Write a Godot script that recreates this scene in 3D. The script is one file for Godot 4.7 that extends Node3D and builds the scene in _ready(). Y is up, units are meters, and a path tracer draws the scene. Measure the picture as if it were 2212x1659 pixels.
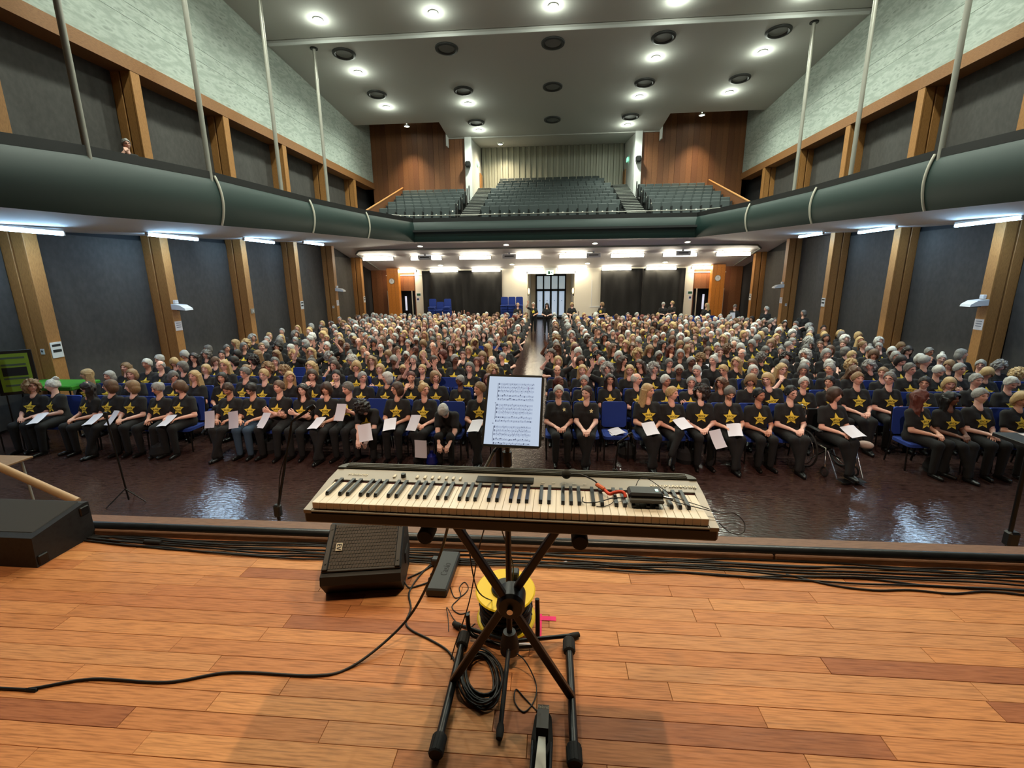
extends Node3D
# A town hall seen from the stage: keyboard on a stand in front, a seated choir, balcony and ceiling behind.
# Metres, y up. Hall floor y = 0, stage y = SY, the hall runs along -z from the stage.

const SY := 1.42
const CAM_Y := 3.1
var taken := {}
var mats := {}
var rng := RandomNumberGenerator.new()

# ---------------------------------------------------------------- mesh builder
class MB:
	var v := PackedVector3Array()
	var n := PackedVector3Array()
	var c := PackedColorArray()
	var u := PackedVector2Array()
	var i := PackedInt32Array()
	var colour := Color(1, 1, 1)

	func vert(p: Vector3, nn: Vector3, uv := Vector2.ZERO) -> int:
		v.append(p); n.append(nn); c.append(colour); u.append(uv)
		return v.size() - 1

	func tri(a: int, b: int, d: int, out: Vector3) -> void:
		if (v[b] - v[a]).cross(v[d] - v[a]).dot(out) > 0.0:
			i.append(a); i.append(d); i.append(b)
		else:
			i.append(a); i.append(b); i.append(d)

	func quad(a: Vector3, b: Vector3, d: Vector3, e: Vector3, out: Vector3) -> void:
		var k := v.size()
		vert(a, out, Vector2(0, 1)); vert(b, out, Vector2(1, 1)); vert(d, out, Vector2(1, 0)); vert(e, out, Vector2(0, 0))
		tri(k, k + 1, k + 2, out); tri(k, k + 2, k + 3, out)

	func box(ctr: Vector3, size: Vector3, bas := Basis()) -> void:
		var h := size * 0.5
		for ax in 3:
			for s in [-1.0, 1.0]:
				var nn := Vector3.ZERO; nn[ax] = s
				var p := Vector3.ZERO; p[(ax + 1) % 3] = 1.0
				var q := Vector3.ZERO; q[(ax + 2) % 3] = 1.0
				var o: Vector3 = nn * h
				var P: Vector3 = p * h
				var Q: Vector3 = q * h
				quad(ctr + bas * (o - P - Q), ctr + bas * (o + P - Q), ctr + bas * (o + P + Q), ctr + bas * (o - P + Q), (bas * nn).normalized())

	# box with chamfered edges
	func cbox(ctr: Vector3, size: Vector3, ch: float, bas := Basis()) -> void:
		var h := size * 0.5
		var cc := minf(ch, minf(h.x, minf(h.y, h.z)) * 0.9)
		for ax in 3:
			var a1 := (ax + 1) % 3
			var a2 := (ax + 2) % 3
			for s in [-1.0, 1.0]:
				var pts := []
				for k in [[-1, -1], [1, -1], [1, 1], [-1, 1]]:
					var p := Vector3.ZERO
					p[ax] = s * h[ax]; p[a1] = k[0] * (h[a1] - cc); p[a2] = k[1] * (h[a2] - cc)
					pts.append(ctr + bas * p)
				var nn := Vector3.ZERO; nn[ax] = s
				quad(pts[0], pts[1], pts[2], pts[3], (bas * nn).normalized())
			for s1 in [-1.0, 1.0]:
				for s2 in [-1.0, 1.0]:
					var pts := []
					for k in [[0, -1], [0, 1], [1, 1], [1, -1]]:
						var p := Vector3.ZERO
						p[ax] = k[1] * (h[ax] - cc)
						p[a1] = s1 * (h[a1] - (cc if k[0] == 1 else 0.0)); p[a2] = s2 * (h[a2] - (0.0 if k[0] == 1 else cc))
						pts.append(ctr + bas * p)
					var nn := Vector3.ZERO; nn[a1] = s1; nn[a2] = s2
					quad(pts[0], pts[1], pts[2], pts[3], (bas * nn).normalized())
		for sx in [-1.0, 1.0]:
			for sy in [-1.0, 1.0]:
				for sz in [-1.0, 1.0]:
					var sg := Vector3(sx, sy, sz)
					var nn := (bas * sg).normalized()
					var k := v.size()
					for ax in 3:
						var p := sg * (h - Vector3.ONE * cc)
						p[ax] = sg[ax] * h[ax]
						vert(ctr + bas * p, nn)
					tri(k, k + 1, k + 2, nn)

	func tube(pts: Array, rad, sides := 8, cap := true) -> void:
		var m := pts.size()
		var side := Vector3.ZERO
		var first := v.size()
		for k in m:
			var p: Vector3 = pts[k]
			var t: Vector3 = ((pts[mini(k + 1, m - 1)] as Vector3) - (pts[maxi(k - 1, 0)] as Vector3)).normalized()
			if k == 0:
				side = t.cross(Vector3.UP if absf(t.y) < 0.9 else Vector3.RIGHT).normalized()
			else:
				side = (side - t * side.dot(t)).normalized()
			var up := t.cross(side)
			var r: float = rad[k] if rad is Array else rad
			for j in sides:
				var a := TAU * j / sides
				var d := side * cos(a) + up * sin(a)
				vert(p + d * r, d, Vector2(float(j) / sides, k))
		for k in m - 1:
			for j in sides:
				var a := first + k * sides + j
				var b := first + k * sides + (j + 1) % sides
				var out := n[a] + n[b]
				tri(a, b, b + sides, out); tri(a, b + sides, a + sides, out)
		if cap:
			for e in [0, m - 1]:
				var t: Vector3 = ((pts[1] as Vector3) - (pts[0] as Vector3)).normalized() * -1.0 if e == 0 else ((pts[m - 1] as Vector3) - (pts[m - 2] as Vector3)).normalized()
				var k := v.size()
				vert(pts[e], t)
				for j in sides:
					vert(v[first + e * sides + j], t)
				for j in sides:
					tri(k, k + 1 + j, k + 1 + (j + 1) % sides, t)

	# profile of Vector2(radius, height) turned round the local y axis
	func lathe(prof: Array, segs: int, xf := Transform3D(), sharp := false) -> void:
		for k in prof.size() - 1:
			var a: Vector2 = prof[k]
			var b: Vector2 = prof[k + 1]
			var e := b - a
			if e.length() < 1e-6:
				continue
			var nn := Vector2(e.y, -e.x).normalized()
			var first := v.size()
			for j in segs + 1:
				var an := TAU * j / segs
				var d := Vector3(cos(an), 0, sin(an))
				var no := (xf.basis * (d * nn.x + Vector3.UP * nn.y)).normalized()
				vert(xf * (d * a.x + Vector3.UP * a.y), no); vert(xf * (d * b.x + Vector3.UP * b.y), no)
			for j in segs:
				var q := first + j * 2
				var out := n[q] + n[q + 2]
				if a.x > 1e-6:
					tri(q, q + 2, q + 1, out)
				if b.x > 1e-6:
					tri(q + 2, q + 3, q + 1, out)

	func prism(poly: PackedVector2Array, depth: float, xf := Transform3D()) -> void:
		var t := Geometry2D.triangulate_polygon(poly)
		for s in [-0.5, 0.5]:
			var k := v.size()
			var nn: Vector3 = (xf.basis * Vector3(0, 0, signf(s))).normalized()
			for p in poly:
				vert(xf * Vector3(p.x, p.y, s * depth), nn, p)
			for j in range(0, t.size(), 3):
				tri(k + t[j], k + t[j + 1], k + t[j + 2], nn)
		var area := 0.0
		for j in poly.size():
			area += poly[j].cross(poly[(j + 1) % poly.size()])
		for j in poly.size():
			var a := poly[j]
			var b := poly[(j + 1) % poly.size()]
			var e := (b - a).normalized() * signf(area)
			var nn := (xf.basis * Vector3(e.y, -e.x, 0)).normalized()
			quad(xf * Vector3(a.x, a.y, -depth / 2), xf * Vector3(b.x, b.y, -depth / 2), xf * Vector3(b.x, b.y, depth / 2), xf * Vector3(a.x, a.y, depth / 2), nn)

	func ball(ctr: Vector3, r: Vector3, lat := 8, lon := 12) -> void:
		var first := v.size()
		for a in lat + 1:
			for b in lon + 1:
				var th := PI * a / lat
				var ph := TAU * b / lon
				var d := Vector3(sin(th) * cos(ph), cos(th), sin(th) * sin(ph))
				vert(ctr + d * r, (d / r).normalized())
		for a in lat:
			for b in lon:
				var q := first + a * (lon + 1) + b
				var out := n[q] + n[q + lon + 2]
				if a > 0:
					tri(q, q + 1, q + lon + 2, out)
				if a < lat - 1:
					tri(q, q + lon + 2, q + lon + 1, out)

	# a smooth sheet from rows of points; outward side given by a hint direction
	func sheet(rows: Array, hint: Vector3) -> void:
		var h := rows.size()
		var w: int = rows[0].size()
		var first := v.size()
		for a in h:
			for b in w:
				var du: Vector3 = rows[a][mini(b + 1, w - 1)] - rows[a][maxi(b - 1, 0)]
				var dv: Vector3 = rows[mini(a + 1, h - 1)][b] - rows[maxi(a - 1, 0)][b]
				var nn := du.cross(dv).normalized()
				if nn.dot(hint) < 0.0:
					nn = -nn
				vert(rows[a][b], nn, Vector2(float(b) / (w - 1), float(a) / (h - 1)))
		for a in h - 1:
			for b in w - 1:
				var q := first + a * w + b
				tri(q, q + 1, q + w + 1, n[q]); tri(q, q + w + 1, q + w, n[q])

	func add(o: MB, xf := Transform3D(), tint := Color(1, 1, 1)) -> void:
		var k := v.size()
		var nb := xf.basis.inverse().transposed()
		for j in o.v.size():
			v.append(xf * o.v[j]); n.append((nb * o.n[j]).normalized()); c.append(o.c[j] * tint); u.append(o.u[j])
		var flip := xf.basis.determinant() < 0.0
		for j in range(0, o.i.size(), 3):
			i.append(k + o.i[j])
			i.append(k + (o.i[j + 2] if flip else o.i[j + 1])); i.append(k + (o.i[j + 1] if flip else o.i[j + 2]))

	func mesh() -> ArrayMesh:
		var a := []
		a.resize(Mesh.ARRAY_MAX)
		a[Mesh.ARRAY_VERTEX] = v; a[Mesh.ARRAY_NORMAL] = n; a[Mesh.ARRAY_COLOR] = c; a[Mesh.ARRAY_TEX_UV] = u; a[Mesh.ARRAY_INDEX] = i
		var m := ArrayMesh.new()
		m.add_surface_from_arrays(Mesh.PRIMITIVE_TRIANGLES, a)
		return m

# ---------------------------------------------------------------- nodes
func numbered(called: String) -> String:
	taken[called] = taken.get(called, -1) + 1
	return called if taken[called] == 0 else "%s_%03d" % [called, taken[called]]

func tag(o: Node3D, label: String, category: String, group := "") -> Node3D:
	o.set_meta("label", label); o.set_meta("category", category)
	if group != "":
		o.set_meta("group", group)
	return o

func thing(called: String, label: String, category: String, at := Vector3.ZERO, turn := 0.0, group := "") -> Node3D:
	var o := Node3D.new()
	o.name = numbered(called)
	add_child(o, true)
	o.position = at; o.rotation.y = turn
	return tag(o, label, category, group)

func part(parent: Node3D, called: String, what, m: Material, xf := Transform3D()) -> MeshInstance3D:
	var o := MeshInstance3D.new()
	o.name = numbered(called) if parent == self else called
	var me: Mesh = what.mesh() if what is MB else what
	o.mesh = me
	o.material_override = m
	o.transform = xf
	parent.add_child(o, true)
	return o

func solo(called: String, what, m: Material, label: String, category: String, group := "", xf := Transform3D()) -> MeshInstance3D:
	var o := part(self, called, what, m, xf)
	tag(o, label, category, group)
	return o

func struct(called: String, what, m: Material, label := "") -> MeshInstance3D:
	var o := part(self, called, what, m)
	o.set_meta("kind", "structure")
	if label != "":
		o.set_meta("label", label)
	return o

func struct_root(called: String, label := "") -> Node3D:
	var o := Node3D.new()
	o.name = numbered(called)
	o.set_meta("kind", "structure")
	if label != "":
		o.set_meta("label", label)
	add_child(o, true)
	return o

func at(p: Vector3, b := Basis()) -> Transform3D:
	return Transform3D(b, p)

func mbox(size: Vector3, ch := 0.0, ctr := Vector3.ZERO) -> MB:
	var m := MB.new()
	if ch > 0.0:
		m.cbox(ctr, size, ch)
	else:
		m.box(ctr, size)
	return m

func mtube(pts: Array, rad, sides := 8) -> MB:
	var m := MB.new()
	m.tube(pts, rad, sides)
	return m

func spline(pts: Array, per := 6) -> Array:
	var out := []
	var m := pts.size()
	for k in m - 1:
		var a: Vector3 = pts[maxi(k - 1, 0)]
		var b: Vector3 = pts[k]
		var d: Vector3 = pts[k + 1]
		var e: Vector3 = pts[mini(k + 2, m - 1)]
		for j in per:
			out.append(b.cubic_interpolate(d, a, e, float(j) / per))
	out.append(pts[m - 1])
	return out

func text_mesh(s: String, size: float, depth := 0.001, bold := 0) -> TextMesh:
	var f := SystemFont.new()
	f.font_names = PackedStringArray(["Droid Sans"])
	f.font_weight = 700 if bold else 400
	var t := TextMesh.new()
	t.font = f; t.text = s; t.font_size = 32; t.pixel_size = size / 23.0; t.depth = depth; t.curve_step = 1.0
	return t

# ---------------------------------------------------------------- materials
func noise_tex(freq: float, cols: Array, sd := 1, oct := 4, size := 512, kind := FastNoiseLite.TYPE_SIMPLEX_SMOOTH) -> NoiseTexture2D:
	var f := FastNoiseLite.new()
	f.noise_type = kind; f.frequency = freq; f.fractal_octaves = oct; f.seed = sd
	var t := NoiseTexture2D.new()
	t.width = size; t.height = size; t.seamless = true; t.noise = f
	if cols:
		var g := Gradient.new()
		g.offsets = PackedFloat32Array(); g.colors = PackedColorArray()
		var off := PackedFloat32Array()
		var cs := PackedColorArray()
		for k in cols.size():
			off.append(float(k) / (cols.size() - 1)); cs.append(cols[k])
		g.offsets = off; g.colors = cs
		t.color_ramp = g
	return t

func mat(called: String, col: Color, rough := 0.6, metal := 0.0, extra := {}) -> StandardMaterial3D:
	if mats.has(called):
		return mats[called]
	var m := StandardMaterial3D.new()
	m.resource_name = called
	m.albedo_color = col; m.roughness = rough; m.metallic = metal
	for k in extra:
		m.set(k, extra[k])
	mats[called] = m
	return m

func tri_tex(m: StandardMaterial3D, t: Texture2D, scale: Vector3, world := true, off := Vector3.ZERO) -> StandardMaterial3D:
	m.albedo_texture = t
	m.uv1_triplanar = true
	m.uv1_world_triplanar = world
	m.uv1_scale = scale
	m.uv1_offset = off
	return m

func grey(x: float) -> Color:
	return Color(x, x, x)

func glow(called: String, col: Color, energy: float) -> StandardMaterial3D:
	return mat(called, Color(0.9, 0.9, 0.9), 0.5, 0.0, {"emission_enabled": true, "emission": col, "emission_energy_multiplier": energy})

const LED_E := 32.0
const LED_SIDE := 0.9
const AUD_E := 34.0
const COOL_E := 2.6
const WARM_E := 2.2
const BARS := [Vector3(0, 6.9, -1.7), Vector3(0, 8.6, -6.2)]
const STAGE_L := [[-2.2, 6.0, 0], [0.75, 9.0, 0], [-3.4, 9.5, 1], [3.0, 9.5, 1]]   # x, energy, bar

func _ready() -> void:
	cam = Camera3D.new()
	cam.name = "camera"
	cam.fov = 79.43
	cam.near = 0.05; cam.far = 100.0
	cam.position = Vector3(0, CAM_Y, 0)
	cam.rotation = Vector3(deg_to_rad(-13.170), deg_to_rad(4.826), deg_to_rad(-0.603))
	add_child(cam)
	var we := WorldEnvironment.new()
	we.name = "world"
	var env := Environment.new()
	env.background_mode = Environment.BG_COLOR
	env.background_color = Color(0.0, 0.0, 0.0)
	env.tonemap_mode = Environment.TONE_MAPPER_LINEAR
	env.tonemap_exposure = 1.0
	env.sdfgi_enabled = true; env.ssao_enabled = true; env.ssil_enabled = true
	we.environment = env
	add_child(we)
	make_materials()
	crowd_materials()
	build_stage_lights()
	build_lamps()
	build_shell()
	build_side_bays()
	build_balcony()
	build_stage()
	build_piano()
	build_tablet()
	build_headset()
	build_stage_things()
	build_front_of_hall()
	build_wall_fittings()
	build_balcony_fit()
	make_chair_parts()
	make_people_parts()
	build_front_row()
	build_crowd()

# ---------------------------------------------------------------- the hall
const W := 10.8          # hall-facing face of the timber columns
const WALL := 11.42      # the wall behind them
const BAY := 3.46
const COL0 := 9.2        # depth of the first column in view
# balcony front in plan: x, depth, top, bottom (heights above the hall floor)
const FRONT := [[9.2, 1.0, 5.05, 4.15], [9.2, 5.5, 5.28, 4.24], [9.2, 9.3, 5.70, 4.37], [9.2, 12.85, 5.93, 4.55], [8.72, 17.05, 5.93, 4.70], [8.0, 20.5, 5.93, 4.76], [6.9, 23.8, 5.93, 4.80]]

func ceil_y(d: float) -> float:
	return 11.76 - 0.0695 * (d - 19.2) + (0.12 if d < 19.2 else 0.0)

func soffit_y(x: float, d: float) -> float:
	var ax := absf(x)
	var rear := lerpf(4.80, 3.52, clampf((d - 23.8) / 5.5, 0, 1))
	if d >= 25.0:
		return rear
	var e := front_at(d)
	var b: float = e.y
	var side := lerpf(b, 4.10 + 0.042 * (clampf(d, 1.0, 20.5) - 8.0), clampf((ax - e.x) / (10.1 - e.x), 0, 1))
	if d <= 23.8:
		return side
	var t := (d - 23.8) / 1.2
	return lerpf(side if ax > 6.9 else 4.80, rear, t)

func front_at(d: float) -> Vector2:
	for k in FRONT.size() - 1:
		if d <= FRONT[k + 1][1]:
			var t: float = clampf((d - FRONT[k][1]) / (FRONT[k + 1][1] - FRONT[k][1]), 0, 1)
			return Vector2(lerpf(FRONT[k][0], FRONT[k + 1][0], t), lerpf(FRONT[k][3], FRONT[k + 1][3], t))
	return Vector2(6.9, 4.8)

func make_materials() -> void:
	var grain := noise_tex(0.018, [Color(0.74, 0.71, 0.68), Color(0.90, 0.88, 0.86), Color(1, 1, 1), Color(0.86, 0.83, 0.80)], 3, 5, 1024)
	var worn := noise_tex(0.03, [Color(0.72, 0.70, 0.68), Color(1, 1, 1), Color(0.94, 0.93, 0.92)], 9, 5, 512)
	var tints := [Color(0.82, 0.56, 0.355), Color(0.79, 0.53, 0.33), Color(0.86, 0.61, 0.39), Color(0.74, 0.48, 0.30), Color(0.82, 0.58, 0.38), Color(0.77, 0.50, 0.31), Color(0.84, 0.58, 0.365), Color(0.67, 0.42, 0.27)]
	for k in tints.size():
		var m := mat("plank_%d" % k, tints[k], 0.42)
		tri_tex(m, grain, Vector3(0.28, 0.5, 4.6), true, Vector3(k * 0.37, k * 0.21, k * 0.53))
		m.metallic_specular = 0.35
		m.roughness_texture = worn; m.roughness = 0.55
		m.heightmap_enabled = true; m.heightmap_texture = grain; m.heightmap_scale = 0.02
	tri_tex(mat("stage_wood", Color(0.78, 0.56, 0.38), 0.5), grain, Vector3(0.5, 0.5, 5))
	tri_tex(mat("kerb_wood", Color(0.50, 0.36, 0.26), 0.55), grain, Vector3(0.5, 4, 6))
	tri_tex(mat("timber", Color(0.70, 0.50, 0.28), 0.5), grain, Vector3(5, 0.45, 5))
	tri_tex(mat("timber_side", Color(0.70, 0.50, 0.28), 0.5), grain, Vector3(5, 0.45, 5), true, Vector3(0.4, 0.2, 0.1))
	tri_tex(mat("timber_beam", Color(0.58, 0.40, 0.23), 0.6), grain, Vector3(5, 5, 0.45))
	tri_tex(mat("pillar_wood", Color(0.82, 0.52, 0.20), 0.4), grain, Vector3(5, 0.45, 5))
	for k in 3:
		tri_tex(mat("panel_%d" % k, [Color(0.50, 0.32, 0.19), Color(0.47, 0.29, 0.17), Color(0.54, 0.35, 0.21)][k], 0.5), grain, Vector3(4, 0.4, 4), true, Vector3(k * 0.3, 0, 0))
	var dark := noise_tex(0.012, [Color(0.55, 0.52, 0.50), Color(1, 1, 1), Color(0.75, 0.70, 0.68)], 21, 5, 1024)
	var hf := tri_tex(mat("hall_floor", Color(0.25, 0.175, 0.16), 0.16), dark, Vector3(0.35, 0.35, 0.9))
	hf.heightmap_enabled = true; hf.heightmap_texture = noise_tex(0.02, [], 33, 3, 1024); hf.heightmap_scale = 0.25
	hf.metallic_specular = 0.6
	var plaster := noise_tex(0.01, [Color(0.74, 0.75, 0.74), Color(1, 1, 1), Color(0.86, 0.87, 0.86), Color(0.98, 0.98, 0.98)], 5, 5, 1024, FastNoiseLite.TYPE_CELLULAR)
	tri_tex(mat("plaster", Color(0.70, 0.735, 0.70), 0.9), plaster, Vector3(0.22, 0.5, 0.16))
	mat("ceiling", Color(0.72, 0.72, 0.70), 0.85)
	mat("soffit", Color(0.88, 0.87, 0.87), 0.7)
	mat("white_paint", Color(0.82, 0.83, 0.82), 0.7)
	mat("cream_paint", Color(0.86, 0.84, 0.78), 0.7)
	mat("dark_wall", Color(0.13, 0.13, 0.14), 0.8)
	mat("fascia", Color(0.065, 0.165, 0.148), 0.5)
	mat("coping", Color(0.055, 0.06, 0.06), 0.5)
	mat("strip", Color(0.72, 0.70, 0.64), 0.5)
	mat("tarnished_metal", Color(0.62, 0.61, 0.57), 0.42, 0.25)
	var cloth := noise_tex(0.02, [Color(0.8, 0.8, 0.8), Color(1, 1, 1)], 14, 4, 512)
	tri_tex(mat("curtain", Color(0.275, 0.262, 0.248), 0.7, 0.0, {"rim_enabled": true, "rim": 0.3}), cloth, Vector3(0.6, 0.4, 0.6))
	tri_tex(mat("black_curtain", Color(0.10, 0.10, 0.098), 0.85), cloth, Vector3(0.6, 0.4, 0.6))
	mat("corrugated", Color(0.66, 0.66, 0.60), 0.42, 0.35)
	mat("seat_green", Color(0.20, 0.235, 0.235), 0.75)
	mat("plate", Color(0.92, 0.90, 0.84), 0.4)
	mat("tread", Color(0.55, 0.56, 0.53), 0.7)
	mat("riser", Color(0.10, 0.11, 0.11), 0.8)
	mat("black_plastic", Color(0.055, 0.055, 0.057), 0.45)
	mat("black_metal", Color(0.05, 0.048, 0.047), 0.38, 0.3)
	mat("rubber", Color(0.085, 0.08, 0.078), 0.8)
	mat("cable", Color(0.045, 0.043, 0.042), 0.55)
	mat("paper", Color(0.84, 0.83, 0.87), 0.8)
	mat("chrome", Color(0.75, 0.75, 0.76), 0.18, 1.0)
	mat("white_plastic", Color(0.86, 0.87, 0.88), 0.4)
	mat("dark_print", Color(0.08, 0.08, 0.09), 0.7)
	mat("chair_blue", Color(0.075, 0.20, 0.52), 0.85, 0.0, {"rim_enabled": true, "rim": 0.25})
	mat("glass", Color(0.85, 0.92, 0.95, 0.25), 0.05, 0.0, {"transparency": BaseMaterial3D.TRANSPARENCY_ALPHA})

func build_shell() -> void:
	var m := MB.new()
	m.box(Vector3(0, -0.15, -18.9), Vector3(23.2, 0.3, 32.3))
	struct("floor", m, mats.hall_floor, "dark polished wooden hall floor with an aisle down the middle")
	# walls
	for s in [-1.0, 1.0]:
		m = MB.new()
		m.box(Vector3(s * (WALL + 0.15), 6.5, -11.5), Vector3(0.3, 13.4, 37.5))
		struct("wall_left" if s < 0 else "wall_right", m, mats.dark_wall)
	# pale plaster above the timber beams
	for s in [-1.0, 1.0]:
		var rows := struct_root("trim_1" if s < 0 else "trim_2", "pale mottled plaster panels above the timber beam on the %s wall" % ("left" if s < 0 else "right"))
		for band in [[8.67, 9.625], [9.635, 9.985], [9.995, 13.0]]:
			for k in 8:
				var z0 := 2.0 - k * 4.0
				var z1 := maxf(z0 - 3.999, -29.5)
				if z1 >= z0:
					continue
				var b := MB.new()
				b.box(Vector3(s * (W + 0.33), (band[0] + band[1]) / 2, (z0 + z1) / 2), Vector3(0.56, band[1] - band[0], z0 - z1))
				part(rows, "plaster_panel", b, mats.plaster)
	# ceiling
	var ce := struct_root("ceiling", "grey sloping ceiling with round fittings and a shadow gap across it")
	m = MB.new()
	slab(m, -11, 11, 2.0, 19.2)
	part(ce, "front_panel", m, mats.ceiling)
	m = MB.new()
	slab(m, -11, 11, 19.26, 27.1)
	part(ce, "rear_panel", m, mats.ceiling)
	m = MB.new()
	slab(m, -6.1, 6.1, 27.1, 29.5)
	part(ce, "tongue_panel", m, mats.ceiling)
	m = MB.new()
	m.box(Vector3(0, 13.3, -17), Vector3(23, 0.2, 38))
	part(ce, "roof_deck", m, mats.dark_wall)
	m = MB.new()
	m.box(Vector3(0, ceil_y(19.3) + 0.005, -19.28), Vector3(21.6, 0.09, 0.05))
	part(ce, "edge_strip", m, mats.white_paint)
	for s in [-1.0, 1.0]:
		m = MB.new()
		m.box(Vector3(s * 6.12, 11.0, -29.2), Vector3(0.06, 1.0, 0.5))
		part(ce, "end_flange", m, mats.white_paint)
	# stage house behind the camera
	m = MB.new(); m.box(Vector3(0, 6.6, 7.2), Vector3(23, 13.4, 0.3)); struct("wall_back", m, mats.dark_wall)
	m = MB.new(); m.box(Vector3(0, 10.2, -2.9), Vector3(23, 6.0, 0.3)); struct("wall_proscenium", m, mats.dark_wall)
	# rear walls
	var rw := struct_root("wall_rear", "rear wall of the hall with a pale middle bay and timber ends")
	for s in [-1.0, 1.0]:
		m = MB.new(); m.box(Vector3(s * 5.0, 1.85, -29.45), Vector3(7.1, 3.7, 0.3)); part(rw, "pale_wall", m, mats.cream_paint)
		m = MB.new(); m.box(Vector3(s * 1.6, 1.75, -32.0), Vector3(0.3, 3.6, 5.2)); part(rw, "lobby_wall", m, mats.cream_paint)
		for k in 10:
			var x := 8.1 + k * 0.345
			var door := x > 8.75 and x < 10.35
			m = MB.new(); m.box(Vector3(s * x, 1.85 if not door else 2.97, -29.42 - 0.012 * (k % 2)), Vector3(0.34, 3.7 if not door else 1.46, 0.2)); part(rw, "timber_board", m, mats["panel_%d" % (k % 3)])
		m = MB.new(); m.box(Vector3(s * 9.55, 1.1, -30.4), Vector3(2.4, 2.4, 0.2)); part(rw, "dark_lobby", m, mats.dark_wall)
		m = MB.new()
		m.box(Vector3(s * 8.0, 1.8, -29.29), Vector3(0.05, 3.6, 0.04)); m.box(Vector3(s * 9.2, 3.2, -29.29), Vector3(2.4, 0.05, 0.04))
		part(rw, "white_batten", m, mats.white_paint)
	m = MB.new(); m.box(Vector3(0, 3.45, -29.45), Vector3(3.0, 0.5, 0.3)); part(rw, "lintel", m, mats.cream_paint)
	m = MB.new(); m.box(Vector3(0, 3.5, -32.0), Vector3(3.4, 0.2, 5.4)); part(rw, "lobby_ceiling", m, mats.white_paint)
	for s in [-1.0, 1.0]:
		m = MB.new(); m.box(Vector3(s * 1.28, 1.7, -34.6), Vector3(0.36, 3.5, 0.2)); part(rw, "door_wall", m, mats.cream_paint)
	m = MB.new(); m.box(Vector3(0, 1.7, -35.6), Vector3(4, 3.6, 0.2)); part(rw, "foyer_wall", m, mats.white_paint)

func slab(m: MB, x0: float, x1: float, d0: float, d1: float) -> void:
	var off := 0.12 if d0 < 19.2 else 0.0
	var y0 := 11.76 - 0.0695 * (d0 - 19.2) + off
	var y1 := 11.76 - 0.0695 * (d1 - 19.2) + off
	var t := Vector3(0, 0.15, 0)
	var a := Vector3(x0, y0, -d0)
	var b := Vector3(x1, y0, -d0)
	var c := Vector3(x1, y1, -d1)
	var d := Vector3(x0, y1, -d1)
	m.quad(a, b, c, d, Vector3.DOWN); m.quad(a + t, b + t, c + t, d + t, Vector3.UP)
	m.quad(a, b, b + t, a + t, Vector3.BACK); m.quad(d, c, c + t, d + t, Vector3.FORWARD)
	m.quad(a, d, d + t, a + t, Vector3.LEFT); m.quad(b, c, c + t, b + t, Vector3.RIGHT)

func drape(x0: float, x1: float, y0: float, y1: float, folds: float, amp: float, sd: int, stretch := 0.0) -> MB:
	var m := MB.new()
	var f := FastNoiseLite.new()
	f.seed = sd; f.frequency = 0.35
	var rows := []
	for a in 15:
		var row := []
		var y := lerpf(y1, y0, a / 14.0)
		for b in 41:
			var x := lerpf(x0, x1, b / 40.0)
			var z := amp * sin(x * folds + 1.5 * f.get_noise_2d(x * 2.0, sd)) * (0.55 + 0.45 * a / 14.0) + amp * 1.6 * f.get_noise_2d(x * 2.2 + y * stretch, y * 0.7 + sd * 3.1)
			row.append(Vector3(x, y, z))
		rows.append(row)
	m.sheet(rows, Vector3.BACK)
	return m

func ordinal(k: int) -> String:
	return ["first", "second", "third", "fourth", "fifth", "sixth", "seventh", "eighth", "ninth", "tenth", "eleventh", "twelfth", "thirteenth", "fourteenth", "fifteenth", "sixteenth", "seventeenth", "eighteenth", "nineteenth", "twentieth", "twenty-first", "twenty-second"][k]

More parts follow.
